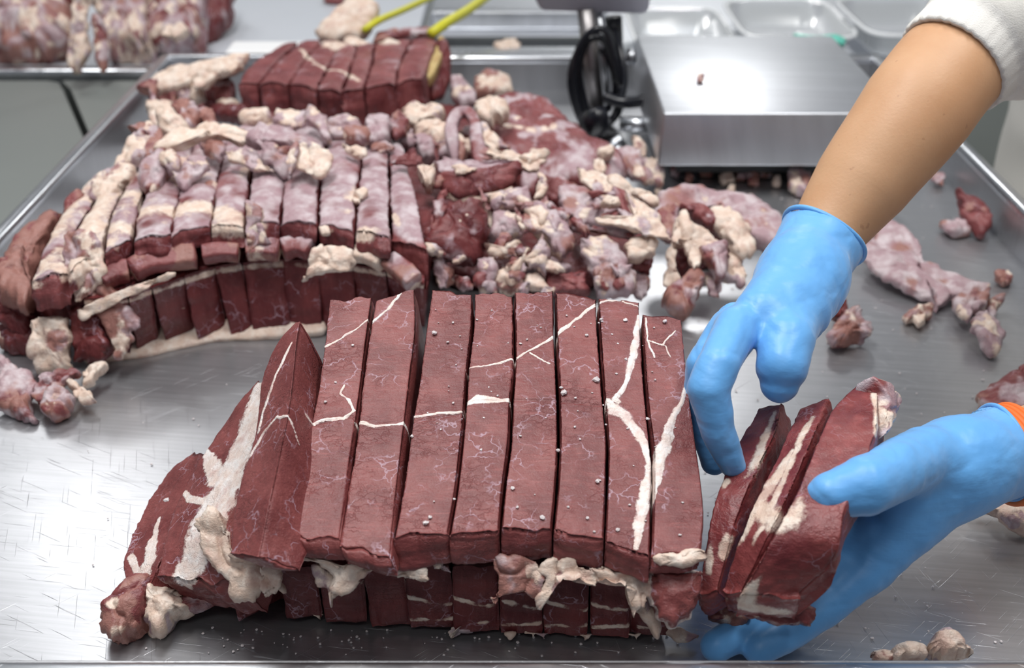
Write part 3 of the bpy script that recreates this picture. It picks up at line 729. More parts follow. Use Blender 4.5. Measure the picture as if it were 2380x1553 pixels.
# pale fringes under the front edge of the slices
FR = [
 ([(690, 1272), (725, 1278), (762, 1300), (800, 1312), (850, 1300), (900, 1298), (896, 1318), (850, 1332), (822, 1362), (795, 1372), (770, 1362), (775, 1335), (735, 1310), (700, 1302)], .088, (.45, -9, -.1), 'curled white fat fringe under the front edge, left of the round fat lump'),
 ([(735, 1322), (772, 1330), (786, 1360), (770, 1405), (760, 1372), (742, 1362)], .072, (.15, .3, -9), 'small pale drooping flap right of the creamy fat mass'),
 ([(605, 1320), (640, 1318), (655, 1345), (640, 1372), (618, 1380), (606, 1355)], .078, (.4, -9, -9), 'small fat tag hanging between the leaning slices and the block'),
 ([(920, 1312), (945, 1298), (985, 1300), (996, 1325), (990, 1346), (955, 1352), (922, 1340)], .086, (.9, -9, -9), 'round cream fat lump under the front edge, left of centre'),
 ([(970, 1272), (1000, 1270), (1030, 1300), (1045, 1330), (1010, 1322), (985, 1298)], .088, (.2, .2, .2), 'thin torn membrane just right of the round cream fat lump'),
 ([(1158, 1305), (1210, 1302), (1255, 1325), (1260, 1382), (1235, 1392), (1205, 1375), (1150, 1392), (1160, 1345)], .080, (-.35, -.1, .55), 'brown torn flap with a white end below the centre of the front edge'),
 ([(1285, 1300), (1325, 1302), (1372, 1325), (1390, 1345), (1378, 1362), (1345, 1352), (1318, 1335), (1290, 1365), (1262, 1406), (1257, 1392), (1275, 1345), (1262, 1330)], .083, (.38, .1, -.2), 'forked white fat fringe with a pointed tip right of the brown flap'),
 ([(1390, 1322), (1450, 1330), (1508, 1345), (1515, 1372), (1498, 1392), (1470, 1425), (1462, 1405), (1478, 1375), (1430, 1362), (1392, 1360)], .080, (.2, .35, -9), 'white fringe under the slice second from the right in the front block'),
]
for i, (out, z, bias, lab) in enumerate(FR):
    patch('fat_fringe', out, z, M_PALE if bias[2] < .3 else M_SCRAP, tilt=55, thick=.008, bias=bias, amp=.0026, na=130, nr=26, grow=.16, rag=.22, seed=200+i, label=lab, cat='fat piece')
patch('fat_fringe', [(1518, 1298), (1570, 1285), (1635, 1274), (1642, 1302), (1590, 1314), (1540, 1318)], .105, M_PALE, tilt=45, thick=.010, bias=(.6, -9, -9), amp=.002, na=90, nr=18, seed=231, label='white fat cap at the front right corner of the front block', cat='fat piece')
patch('meat_scrap', [(1520, 1320), (1590, 1318), (1632, 1322), (1622, 1380), (1600, 1435), (1560, 1455), (1525, 1435), (1510, 1380)], .075, M_MEAT, tilt=48, thick=.030, bias=(-9, -9, -9), rim=(0, .8, .25), amp=.002, na=110, nr=24, seed=232, label='rounded red meat end under the front right corner of the front block', cat='meat piece')
patch('fat_fringe', [(1492, 1390), (1512, 1400), (1532, 1440), (1526, 1482), (1508, 1450), (1482, 1420)], .05, M_PALE, tilt=50, thick=.012, bias=(.2, .3, -9), amp=.002, seed=233, label='pale pointed tip hanging left of the rounded red meat end', cat='fat piece')

# lower layer of the front block
LB = [(536, 1372, 548, 1398), (648, 1318, 668, 1432), (738, 1318, 748, 1438), (843, 1318, 864, 1452), (938, 1314, 956, 1456), (1048, 1314, 1054, 1460),
      (1158, 1314, 1162, 1474), (1262, 1316, 1262, 1474), (1370, 1322, 1366, 1478), (1466, 1328, 1468, 1478), (1560, 1338, 1548, 1474)]
LBL = ['lower layer slice at the left under the leaning slices', 'lower layer slice under the pale drooping flap', 'lower layer slice under the second upper slice',
       'lower layer slice left of the round cream fat lump', 'lower layer slice below the round cream fat lump', 'lower layer slice left of the brown torn flap',
       'lower layer slice below the brown torn flap', 'lower layer slice below the pointed fat tip', 'lower layer slice below the forked white fringe\'s right side', 'lower layer slice at the far right, behind the hanging pale tip']
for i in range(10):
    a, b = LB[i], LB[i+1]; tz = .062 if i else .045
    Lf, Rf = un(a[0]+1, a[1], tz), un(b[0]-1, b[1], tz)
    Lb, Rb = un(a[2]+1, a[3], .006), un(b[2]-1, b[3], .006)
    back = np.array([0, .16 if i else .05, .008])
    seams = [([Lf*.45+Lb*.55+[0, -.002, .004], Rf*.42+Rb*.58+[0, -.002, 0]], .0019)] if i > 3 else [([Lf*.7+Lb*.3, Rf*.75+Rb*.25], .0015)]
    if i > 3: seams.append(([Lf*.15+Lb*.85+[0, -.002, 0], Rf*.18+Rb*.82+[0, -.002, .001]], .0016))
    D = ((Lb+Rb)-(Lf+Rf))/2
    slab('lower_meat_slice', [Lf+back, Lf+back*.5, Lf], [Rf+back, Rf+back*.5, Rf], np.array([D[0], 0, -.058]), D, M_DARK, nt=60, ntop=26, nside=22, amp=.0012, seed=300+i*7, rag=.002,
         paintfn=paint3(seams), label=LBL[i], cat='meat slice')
for i, (out, lab) in enumerate((([(1040, 1470), (1065, 1450), (1110, 1448), (1098, 1466), (1060, 1474), (1052, 1484)], 'pale ragged tip at the foot of the lower layer, centre'),
                   ([(1545, 1470), (1580, 1462), (1625, 1480), (1600, 1492), (1570, 1488)], 'pale ragged sliver on the tray right of the lower layer'))):
    patch('fat_fringe', out, .008, M_PALE, tilt=25, thick=.007, bias=(0, .4, -9), amp=.0015, seed=400+i, label=lab, cat='fat piece')

for i, (x, y) in enumerate(((1188, 1482), (1262, 1482), (1364, 1484), (1478, 1482), (740, 1436), (1240, 1478))):
    patch('fat_fringe', [(x-14-i*2, y-9), (x+10+i, y-11), (x+6, y-3), (x+(-3, 4, -6, 2, 5, -2)[i], y+4+i % 3), (x-6, y-2)], .007, M_PALE, tilt=45, thick=.005, bias=(.1, .3, -9), amp=.001, na=40, nr=12, seed=440+i, label='tiny pale tip pointing down at the foot of the lower front slices', cat='fat piece', group='pale tips at the foot of the front block')
# coarse salt
def salt_mat():
    m, nt, B = mat_new('salt'); B.inputs['Base Color'].default_value = (.86, .80, .80, 1); B.inputs['Roughness'].default_value = .18
    B.inputs['Transmission Weight'].default_value = .3; B.inputs['IOR'].default_value = 1.4; return m
M_SALT = salt_mat()
rs = random.Random(7)
SALT = [(1010, 776, 13), (1385, 885, 17), (1310, 914, 14), (1304, 902, 8), (1454, 746, 11), (1545, 748, 11), (1364, 780, 9), (1397, 743, 8), (1389, 1120, 10), (990, 1218, 13), (1000, 1204, 9), (1435, 1232, 9), (1260, 1205, 11),
        (958, 1015, 8), (1108, 744, 6), (1041, 796, 7), (820, 803, 7), (757, 935, 8), (1297, 1048, 9), (1192, 1136, 9), (1365, 1205, 7), (1505, 975, 9), (1210, 800, 7), (1455, 836, 8), (1422, 778, 6), (780, 890, 6),
        (388, 1164, 12), (575, 1155, 11), (1225, 790, 6), (1580, 1245, 7), (1257, 762, 5), (1335, 760, 5), (1436, 800, 6)]
SALT += [(rs.uniform(980, 1600), rs.uniform(720, 1240), rs.uniform(3, 6.5)) for _ in range(56)]
import bmesh
def crystal(seed):
    bm = bmesh.new(); bmesh.ops.create_icosphere(bm, subdivisions=1, radius=1.0); r = random.Random(seed)
    for v in bm.verts: v.co *= r.uniform(.65, 1.15)
    me = bpy.data.meshes.new('salt_grain'); bm.to_mesh(me); bm.free(); me.materials.append(M_SALT); return me
CR = [crystal(i) for i in range(5)]
for i, (x, y, s) in enumerate(SALT):
    p = fp(x, y) if x > 640 else un(x, y, .062 if y < 1160 and x < 500 else .118)
    o = bpy.data.objects.new('salt_grain', CR[i % 5]); C.objects.link(o); o.location = p+FN*s*PXM*.25
    o.scale = (s*PXM*.66, s*PXM*.66, s*PXM*.42); o.rotation_euler = (.3, 0, rs.uniform(0, 6))
    if i == 1: tag(o, 'largest salt grain on the front block, right of the bold diagonal seam', 'salt grain')
    else: tag(o, 'clear coarse salt grain scattered on the meat of the front block', 'salt grain', 'salt grains on the front block')

# fine salt and crumbs nobody could count, strewn over the bare tray
bm = bmesh.new(); rs5 = random.Random(5)
for k in range(420):
    x, y = (rs5.uniform(1500, 2330), rs5.uniform(400, 1500)) if k < 230 else (rs5.uniform(60, 620), rs5.uniform(860, 1500)) if k < 250 else (rs5.uniform(300, 1600), rs5.uniform(1460, 1525)) if k < 330 else (rs5.uniform(1200, 1340), rs5.uniform(200, 300)) if k < 360 else (rs5.uniform(1560, 1860), rs5.uniform(420, 475))
    p = un(x, y, .0006); r = rs5.uniform(.0005, .0014)
    if not (TX0+.01 < p[0] < TX1-.01): continue
    m_ = bmesh.ops.create_icosphere(bm, subdivisions=1, radius=r)
    for v in m_['verts']: v.co = Vector(p)+Vector((v.co.x*rs5.uniform(.7, 1.2), v.co.y*rs5.uniform(.7, 1.2), v.co.z*.6))
me = bpy.data.meshes.new('salt_specks'); bm.to_mesh(me); bm.free(); me.materials.append(M_SALT)
o = bpy.data.objects.new('salt_specks', me); C.objects.link(o); tag(o, 'fine white salt specks strewn over the bare steel tray', 'salt', kind='stuff')
# ================================================================== middle block: sliced piece with pale silver skin
MB = [  # boundaries, front to back (px)
 [(72, 655), (100, 585), (148, 490), (215, 415)], [(160, 640), (168, 560), (212, 480), (262, 400)],
 [(240, 590), (250, 530), (288, 440), (335, 350)], [(308, 560), (318, 500), (345, 430), (385, 330)],
 [(398, 548), (405, 500), (425, 430), (455, 320)], [(490, 528), (495, 480), (505, 420), (530, 310)],
 [(570, 528), (573, 480), (582, 410), (600, 290)], [(650, 520), (656, 470), (662, 400), (690, 262)],
 [(737, 522), (739, 480), (745, 410), (768, 270)], [(825, 540), (828, 490), (832, 420), (845, 310)],
 [(908, 560), (906, 500), (905, 420), (905, 310)], [(996, 585), (985, 520), (965, 430), (935, 320)]]
MZ = [.104, .110, .118, .122, .123, .123, .123, .123, .122, .120, .118]
MLAB = ['leftmost slice of the middle block, fatty on top with a bare red front', 'middle block slice wrapped in a ragged creamy fat flap near its left end', 'middle block slice with a fat roll over its front, left of the centre',
        'middle block slice with a glossy dark front edge under brown scraps', 'middle block slice with a fat covered shoulder left of the black hole', 'middle block slice with the white fat cap just left of the wide dark gap',
        'middle block slice with a torn pink flap hanging at its front left', 'middle block slice with lavender skin in front of the large folded scrap', 'middle block slice right of the folded scrap, with a fat tuft on its edge',
        'silvery middle block slice with a fat cap at its front end', 'rightmost silvery slice of the middle block, drooping beside the black gap']
Mfat = [[([(120, 560), (150, 500), (190, 440)], .016)], [([(190, 620), (200, 540), (235, 460), (280, 400)], [.02, .022, .02, .012])],
        [([(255, 540), (295, 540)], .013), ([(290, 470), (320, 420)], .006)], [([(325, 505), (390, 500)], .015), ([(350, 430), (410, 430)], .010)],
        [([(405, 500), (490, 490)], .017), ([(470, 420), (440, 430)], .012)], [([(500, 500), (565, 520)], .015), ([(500, 530), (570, 530)], .010), ([(550, 440), (570, 400)], .007)],
        [([(585, 500), (600, 540)], .010), ([(620, 300), (680, 280)], .010)], [([(700, 500), (720, 490)], .002)],
        [([(742, 532), (760, 535)], .005), ([(815, 470), (830, 455), (845, 440)], .009), ([(790, 500), (810, 500)], .006)],
        [([(835, 545), (862, 545)], .010), ([(850, 480), (840, 440)], .003)], [([(915, 500), (925, 520)], .004)]]
for i in range(11):
    z = MZ[i]; g = (.7, .7) if i not in (5, 7, 8) else (4, 3)
    zz = [z, z+.003, z+.004, z+.002] if i < 10 else [z-.012, z, z+.002, z]
    g = [1.5 if i in (0, 1, 2, 4, 5, 7, 10) else 6, 1.5 if i in (0, 1, 3, 4, 6, 9) else 7]
    Lp = [un(x+g[0]*.5, y, q) for (x, y), q in zip(MB[i], zz)][::-1]
    Rp = [un(x-g[1]*.5, y, q) for (x, y), q in zip(MB[i+1], zz)][::-1]
    fat = [([un(x, y, z) for x, y in p], hw) for p, hw in Mfat[i]]
    sk = .95 if i > 5 else .80
    d1 = np.array([0, -.004, -.019]) if i not in (0, 10) else np.array([0, -.006, -.030 if i == 0 else -.040])
    def pf(V, paint, top, nr, nc, K, fat=fat, i=i, z=z):
        paint[:, 0] = np.maximum(paint[:, 0], seam_amount3(V, fat))
        up = sstep(z-.012, z-.003, V[:, 2]); paint[:, 1] = np.clip(paint[:, 1]*up, 0, 1)
        paint[:, 0] = np.maximum(paint[:, 0], (.46+.75*fbm(V, 60, i+400, 4))*sstep(4.5, 2, i)*up)
        return paint
    slab('meat_slice', Lp, Rp, np.array([0, 0, -.045]), d1, M_SCRAP, nt=80, ntop=32, nside=10, amp=.0022, freq=45, rag=.005, crown=.004,
         topskin_or_sheen=sk, paintfn=pf, seed=500+i*9, label=MLAB[i], cat='meat slice')
NB = [(195, 705, 205, 832), (298, 700, 302, 822), (352, 680, 385, 790), (428, 655, 456, 782), (500, 632, 530, 777), (563, 622, 602, 777), (655, 615, 668, 768),
      (737, 618, 751, 768), (818, 625, 832, 762), (898, 640, 906, 752), (985, 672, 985, 740)]
NLAB = ['lower dark slice at the left end, behind the torn brown flap', 'lower dark slice second from the left under the middle block', 'lower dark slice with a pale line, left part of the middle block',
        'lower dark slice just left of the thin black cut, middle block', 'lower dark slice bordered on the right by the thin black cut', 'lower dark slice crossed by a long pale vein, middle block',
        'lower dark slice left of the creamy fat flap, middle block', 'lower dark slice directly under the creamy fat flap', 'lower dark slice behind the back edge of the front block', 'lower dark slice at the right end under the drooping slice']
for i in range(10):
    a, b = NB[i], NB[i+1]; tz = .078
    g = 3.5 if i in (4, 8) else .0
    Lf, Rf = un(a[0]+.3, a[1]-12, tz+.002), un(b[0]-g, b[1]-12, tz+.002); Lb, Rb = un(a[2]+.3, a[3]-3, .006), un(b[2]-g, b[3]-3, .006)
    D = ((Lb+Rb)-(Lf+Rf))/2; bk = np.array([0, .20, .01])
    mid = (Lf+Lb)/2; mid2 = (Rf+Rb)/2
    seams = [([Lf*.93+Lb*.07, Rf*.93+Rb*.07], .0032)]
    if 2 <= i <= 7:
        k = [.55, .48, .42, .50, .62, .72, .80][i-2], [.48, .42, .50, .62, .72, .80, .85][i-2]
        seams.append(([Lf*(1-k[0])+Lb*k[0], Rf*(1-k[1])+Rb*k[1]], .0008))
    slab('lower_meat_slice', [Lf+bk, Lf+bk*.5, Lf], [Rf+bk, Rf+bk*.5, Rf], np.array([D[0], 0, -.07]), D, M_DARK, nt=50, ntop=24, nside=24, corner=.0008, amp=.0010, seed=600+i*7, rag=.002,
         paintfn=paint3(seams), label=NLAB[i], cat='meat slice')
# ledge strips between the two layers
LED = [([(235, 665, .090), (268, 645, .094), (300, 640, .094)], .020, (-9, -9, -.1), 'short red ledge strip at the left of the middle block front'),
       ([(305, 640, .096), (345, 622, .098), (400, 612, .098), (458, 606, .098)], .022, (-9, -9, -.1), 'long red ledge strip along the middle block front, left of centre'),
       ([(470, 602, .098), (515, 596, .099), (556, 598, .098)], .018, (-9, -9, .0), 'brownish red ledge strip left of the thin black cut'),
       ([(572, 592, .098), (610, 588, .099), (650, 592, .098)], .020, (-.2, -.1, .1), 'pinkish brown ledge strip right of the thin black cut'),
       ([(655, 590, .098), (690, 582, .099), (722, 592, .097)], .020, (-9, .0, -.1), 'dull red ledge strip left of the creamy fat flap'),
       ([(822, 600, .096), (850, 604, .095), (890, 622, .092)], .016, (.4, -9, -9), 'pale fat ledge strip right of the creamy fat flap'),
       ([(902, 618, .092), (935, 640, .088), (965, 668, .082)], .020, (-.4, -.1, .2), 'sloping brownish ledge strip at the right end of the middle block')]
for i, (p, wd, b, lab) in enumerate(LED):
    p = [(x_, y_-10, z_+.001) for x_, y_, z_ in p]; ribbon('ledge_strip', p, wd, .018, M_SCRAP, seed=700+i, bias=b, rim=(0, .9, 200, 330), label=lab, cat='meat strip')
ribbon('fat_strip', [(190, 832, .006), (300, 808, .006), (420, 782, .006), (520, 770, .006), (620, 766, .006), (760, 764, .006)], [.014, .030, .032, .028, .022, .014], .012, M_PALE, n=90, bias=(.75, -.2, -9), seed=720, label='long cream fat strip along the foot of the middle block', cat='fat strip')

S = []   # scraps: name, outline, z, material, kwargs
def A(nm, out, z, mat, bias, lab, cat=None, **kw): S.append((nm, out, z, mat, bias, lab, cat, kw))
SC_, PL, DK = M_SCRAP, M_PALE, M_DARK
# hanging pieces on the front of the middle block
A('fat_piece', [(725, 580), (760, 572), (815, 582), (822, 600), (812, 632), (790, 636), (768, 632), (730, 640), (702, 655), (712, 635), (722, 615)], .104, PL, (.75, -9, -.2), 'creamy ragged fat flap hanging over the middle block front, right of centre', 'fat piece', tilt=50, thick=.012)
A('meat_scrap', [(575, 470), (608, 480), (612, 540), (628, 560), (600, 570), (578, 590), (572, 560)], .118, PL, (.1, .1, .0), 'torn pink and white flap hanging at the front beside the wide dark gap', tilt=55, thick=.010)
A('meat_scrap', [(150, 545), (215, 540), (240, 600), (245, 640), (200, 690), (172, 700), (158, 650), (148, 600)], .105, PL, (.15, .0, .15), 'large torn pinkish flap draped down the left front of the middle block', tilt=50, thick=.012)
A('meat_scrap', [(225, 640), (250, 655), (280, 690), (320, 755), (300, 765), (308, 795), (268, 825), (262, 790), (235, 740), (205, 715), (212, 680)], .060, SC_, (.0, -.1, .45), 'torn brown flap with a pointed foot on the left front of the middle block', tilt=62, thick=.010)
A('fat_strip', [(190, 720), (250, 690), (330, 655), (400, 640), (340, 672), (270, 705), (200, 740)], .080, PL, (.5, .2, -9), 'thin white tendon sheet slanting across the left front of the middle block', 'fat piece', tilt=60, thick=.006)
A('meat_piece', [(0, 630), (55, 560), (105, 515), (150, 512), (110, 580), (75, 650), (85, 695), (60, 720), (0, 680)], .075, SC_, (-9, -9, .35), 'dull brown slab leaning at the left frame edge beside the middle block', tilt=10, thick=.035, box=.3)
A('meat_piece', [(0, 672), (60, 700), (80, 735), (68, 780), (45, 785), (0, 745)], .035, M_DARK, (-9, -9, -9), 'dark red cut block at the left frame edge', tilt=55, thick=.03, box=.3)
A('fat_piece', [(0, 760), (30, 765), (35, 800), (0, 812)], .012, PL, (.1, -9, .1), 'small grey fat bit at the left frame edge', tilt=30, thick=.02)
A('meat_scrap', [(155, 470), (180, 448), (200, 455), (175, 490), (150, 505)], .105, SC_, (-.5, -9, .0), 'small pink red knob behind the left end of the middle block')
A('meat_piece', [(80, 740), (150, 735), (168, 775), (165, 830), (150, 862), (90, 865), (72, 820), (75, 775)], .035, PL, (.55, .0, .0), 'square block with a white fat face under the left end of the middle block', tilt=58, thick=.030, box=.3, spots=[(130, 790, 26, 0, -1)])
A('meat_piece', [(168, 715), (230, 735), (262, 800), (235, 840), (175, 835)], .035, M_DARK, (-9, -9, -9), 'dark red wedge between the white faced block and the torn brown flap', tilt=60, thick=.03, box=.3)
A('meat_scrap', [(0, 838), (40, 855), (92, 895), (70, 935), (82, 975), (50, 968), (0, 935)], .014, SC_, (-.5, .15, .1), 'pinkish red flat scrap cut by the left frame edge, lowest on the left', 'meat scrap', tilt=15, thick=.018, box=.3)
A('meat_scrap', [(92, 872), (180, 858), (188, 870), (150, 895), (110, 945), (80, 935), (70, 918)], .020, SC_, (-.5, .2, .2), 'dull pink folded scrap left of the pale curled tip', 'meat scrap', tilt=15, thick=.014, box=.3)
A('fat_piece', [(148, 888), (160, 880), (215, 920), (222, 935), (190, 940), (165, 910)], .016, PL, (.45, .2, -.2), 'small white fat wedge on the pink scraps at lower left', 'fat piece', tilt=20, thick=.012)
A('fat_piece', [(190, 870), (215, 852), (245, 848), (245, 858), (215, 890), (195, 898)], .020, PL, (.6, -.2, -9), 'pale curled tip pointing up right of the pink scraps at lower left', 'fat piece', tilt=15, thick=.014)
A('meat_scrap', [(100, 935), (135, 900), (168, 925), (160, 955), (120, 972), (98, 958)], .014, SC_, (-.1, .2, .4), 'greyish brown curled scrap below the small white fat wedge', 'meat scrap', tilt=20, thick=.022)

# scraps on top of the middle block
A('meat_scrap', [(210, 425), (250, 395), (300, 388), (310, 402), (290, 440), (250, 470), (215, 462), (205, 448)], .120, PL, (.35, .1, -.1), 'creamy fat roll lying on the left end of the middle block', 'fat piece', tilt=25, thick=.022)
A('meat_scrap', [(265, 390), (310, 320), (345, 292), (365, 300), (368, 350), (345, 375), (300, 385), (275, 398)], .142, SC_, (.0, .3, .0), 'pink and white folded scrap at the left, above the creamy fat roll', thick=.018)
A('meat_scrap', [(300, 300), (345, 290), (375, 300), (385, 345), (350, 372), (330, 360), (340, 320)], .150, SC_, (-.3, -.2, .4), 'reddish brown lump at the upper left of the scraps on the middle block')
A('fat_piece', [(372, 262), (400, 250), (412, 275), (440, 300), (425, 320), (395, 325), (375, 305), (368, 280)], .155, PL, (.6, .1, -9), 'white folded fat lump at the top left of the scrap pile', 'fat piece', thick=.022)
A('meat_scrap', [(395, 248), (425, 242), (455, 250), (458, 290), (440, 300), (415, 275)], .150, SC_, (-.4, -.1, .2), 'pinkish red scrap behind the white folded fat lump')
A('meat_scrap', [(460, 258), (490, 252), (512, 285), (500, 305), (470, 285)], .145, SC_, (-.4, .1, .1), 'small pointed red scrap in front of the fatty end of the far block')
A('meat_scrap', [(340, 240), (400, 238), (395, 262), (370, 300), (352, 290)], .120, PL, (.5, -.2, -.2), 'yellowish fat triangle against the tray wall at upper left', 'fat piece')
A('fat_strip', [(405, 315), (440, 298), (480, 285), (540, 298), (600, 305), (615, 318), (570, 338), (530, 330), (505, 325), (450, 330), (420, 345), (375, 348), (380, 338)], .160, PL, (.6, .1, -9), 'long cream fat strip lying across the top left of the middle block', 'fat piece', thick=.012)
A('meat_scrap', [(460, 312), (500, 308), (520, 335), (525, 370), (505, 380), (475, 355), (460, 335)], .150, SC_, (-.3, .1, .4), 'brown curled tongue hanging below the long cream fat strip', thick=.016)
A('meat_scrap', [(365, 352), (385, 350), (395, 380), (390, 415), (370, 450), (345, 445), (322, 420), (335, 385), (358, 365)], .140, SC_, (-.2, .1, .4), 'mottled brown scrap lying left of the small cupped piece', thick=.020)
A('meat_scrap', [(400, 375), (440, 362), (478, 368), (486, 388), (460, 410), (430, 440), (410, 425), (395, 400)], .145, PL, (.15, .35, .0), 'cupped pale scrap with curled edges, over the black hole in the middle block', thick=.014)
A('meat_scrap', [(375, 365), (400, 355), (420, 375), (415, 400), (390, 400)], .150, SC_, (.1, .1, .4), 'small knotted brown scrap between the mottled one and the cupped one')
A('meat_scrap', [(455, 440), (500, 430), (530, 450), (528, 475), (500, 480), (465, 465)], .118, SC_, (.1, .0, .45), 'brown shredded scrap sunk beside the black hole')
A('meat_scrap', [(560, 310), (600, 290), (650, 295), (690, 315), (720, 330), (735, 355), (700, 350), (650, 345), (610, 345), (565, 325)], .158, SC_, (-.5, .35, .0), 'large folded mauve scrap on the middle block, smooth upper half', thick=.020)
A('meat_scrap', [(600, 325), (650, 340), (695, 345), (680, 370), (675, 405), (660, 415), (630, 395), (608, 380), (600, 350)], .148, SC_, (-.25, .0, .25), 'red brown inner pocket of the large folded scrap', tilt=45, thick=.016)
A('meat_scrap', [(520, 355), (570, 345), (600, 350), (612, 380), (640, 400), (600, 398), (560, 385), (530, 375)], .146, PL, (.2, .6, -.1), 'thin bluish white membrane under the large folded scrap', tilt=35, thick=.008)
A('fat_piece', [(695, 335), (725, 332), (760, 345), (770, 365), (765, 395), (748, 415), (728, 412), (700, 398), (685, 375), (690, 352)], .152, PL, (.45, .15, -.1), 'cream dish shaped fat flap at the right end of the large folded scrap', 'fat piece', tilt=35, thick=.010, rim=(0, .9, .3))
A('meat_scrap', [(676, 345), (690, 340), (688, 380), (682, 405), (672, 418), (664, 400), (668, 370)], .154, PL, (.0, .1, .2), 'narrow pink lip between the folded scrap and the cream dish shaped flap', tilt=35, thick=.010)
A('meat_scrap', [(560, 268), (600, 258), (630, 258), (632, 275), (600, 290), (565, 285)], .135, PL, (.4, .2, -.1), 'small fat covered slice end behind the large folded scrap, left')
A('meat_scrap', [(640, 255), (680, 255), (712, 262), (705, 300), (660, 300), (635, 285)], .135, PL, (.1, .7, -.2), 'lavender skinned slice end behind the large folded scrap, centre')
A('meat_scrap', [(718, 250), (735, 258), (762, 290), (772, 330), (755, 335), (735, 300), (708, 285)], .145, PL, (.1, .35, .1), 'pointed pink and white scrap standing behind the cream dish shaped flap')
A('meat_scrap', [(758, 282), (800, 276), (835, 285), (842, 305), (800, 325), (768, 320)], .138, PL, (-.1, .3, .1), 'pale pink flat scrap right of the pointed one')
A('meat_scrap', [(795, 300), (850, 302), (865, 320), (850, 335), (800, 330)], .140, PL, (.1, .1, .35), 'tan ribbed scrap behind the bright fat shaving')
A('fat_piece', [(796, 334), (812, 338), (850, 350), (848, 362), (830, 366), (805, 352)], .142, PL, (1.2, -9, -9), 'bright cream fat shaving lying across two middle block slices', 'fat piece', thick=.010)
A('meat_scrap', [(848, 278), (880, 272), (910, 280), (908, 325), (880, 340), (850, 335)], .140, SC_, (-.3, .35, -.1), 'pink cube with a red top edge, right of the tan ribbed scrap', box=.3, thick=.022)
A('meat_scrap', [(905, 278), (930, 268), (950, 285), (945, 310), (920, 325), (906, 310)], .135, SC_, (-.6, -.3, -.1), 'bright red knob between the pink cube and the pale bony heap')
A('meat_scrap', [(862, 335), (905, 330), (920, 345), (890, 355), (862, 352)], .130, PL, (.0, .1, .3), 'low tan smear behind the silvery slices', thick=.010)
A('meat_scrap', [(905, 385), (940, 360), (965, 355), (985, 375), (960, 385), (925, 385)], .132, SC_, (-.9, -.5, -.2), 'small bright red pennant shaped scrap on the rightmost silvery slices', thick=.008)
A('fat_piece', [(742, 530), (765, 528), (768, 545), (748, 548)], .122, PL, (.8, -9, -9), 'little fat crumb on the front edge right of the wide dark gap', 'fat piece', thick=.008)
A('fat_piece', [(815, 450), (845, 435), (858, 452), (835, 475), (818, 470)], .130, PL, (.7, -9, -9), 'ragged fat tuft on the edge between two silvery slices', 'fat piece', thick=.010)

# far block, fatty left end
A('fat_piece', [(345, 195), (380, 175), (420, 160), (470, 150), (520, 140), (565, 132), (560, 160), (520, 175), (470, 185), (440, 205), (400, 215), (350, 215)], .110, PL, (.45, .0, -.1), 'ragged pale fat sheet over the left end of the far sliced block', 'fat piece', thick=.022)
A('fat_piece', [(450, 180), (490, 155), (545, 135), (560, 140), (550, 165), (510, 180), (480, 200), (455, 205)], .122, PL, (.9, -.3, -9), 'bright cream fat ridge at the left end of the far sliced block', 'fat piece', thick=.014)
A('meat_scrap', [(318, 205), (355, 188), (368, 190), (365, 240), (352, 250), (348, 215)], .100, SC_, (-.7, -.3, -.1), 'red pointed strip curling over the tray rim at upper left')
A('meat_piece', [(365, 195), (410, 190), (415, 250), (390, 255), (368, 240)], .085, SC_, (-.1, .0, .35), 'brown pink lump under the ragged fat sheet', tilt=45, thick=.03)
A('meat_piece', [(410, 195), (440, 195), (448, 250), (418, 252)], .085, PL, (.2, .1, .0), 'pinkish white lump under the ragged fat sheet', tilt=45, thick=.03)
A('fat_piece', [(440, 200), (470, 195), (478, 235), (455, 245), (440, 232)], .088, PL, (.55, .2, -9), 'pale round fat knob left of the dark round muscle', 'fat piece', tilt=45, thick=.03)
A('meat_piece', [(500, 178), (530, 172), (545, 200), (540, 240), (520, 248), (500, 230)], .085, M_SCRAP, (-.9, -.3, -.3), 'dark red round muscle end at the left of the far block', tilt=45, thick=.03)
A('fat_piece', [(505, 235), (540, 232), (560, 238), (558, 250), (510, 252)], .075, PL, (.6, .1, -9), 'small fat bar below the dark red round muscle end', 'fat piece', tilt=45, thick=.015)
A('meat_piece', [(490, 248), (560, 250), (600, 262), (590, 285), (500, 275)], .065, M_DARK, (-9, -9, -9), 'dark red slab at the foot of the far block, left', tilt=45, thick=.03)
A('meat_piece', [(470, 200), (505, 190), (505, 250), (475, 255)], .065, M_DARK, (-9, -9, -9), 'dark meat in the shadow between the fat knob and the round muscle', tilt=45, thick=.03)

# the heap right of the middle block
def heap(*a, **k): A(*a, **k)
A('meat_piece', [(1150, 245), (1200, 235), (1250, 245), (1300, 270), (1330, 310), (1380, 345), (1420, 360), (1440, 400), (1400, 440), (1330, 430), (1280, 450), (1220, 440), (1180, 390), (1150, 330), (1135, 290)], .075, SC_, (-.75, -.12, -.5),
  'large flat dark pink slab with a long pale tendon at the back of the heap', 'meat piece', thick=.045, box=.3, tilt=14, spots=[(1180, 298, 17, 0, 1), (1205, 303, 15, 0, 1), (1235, 305, 15, 0, 1), (1265, 303, 13, 0, 1), (1285, 297, 10, 0, 1), (1200, 276, 12, 0, 1), (1242, 332, 9, 1, 1), (1240, 352, 9, 0, 1), (1340, 370, 44, 1, 1)])
A('meat_piece', [(1250, 420), (1300, 415), (1340, 440), (1345, 470), (1300, 480), (1255, 460)], .078, SC_, (-.7, -.1, -.1), 'dark pink lower lip of the large flat slab', thick=.03, tilt=35)
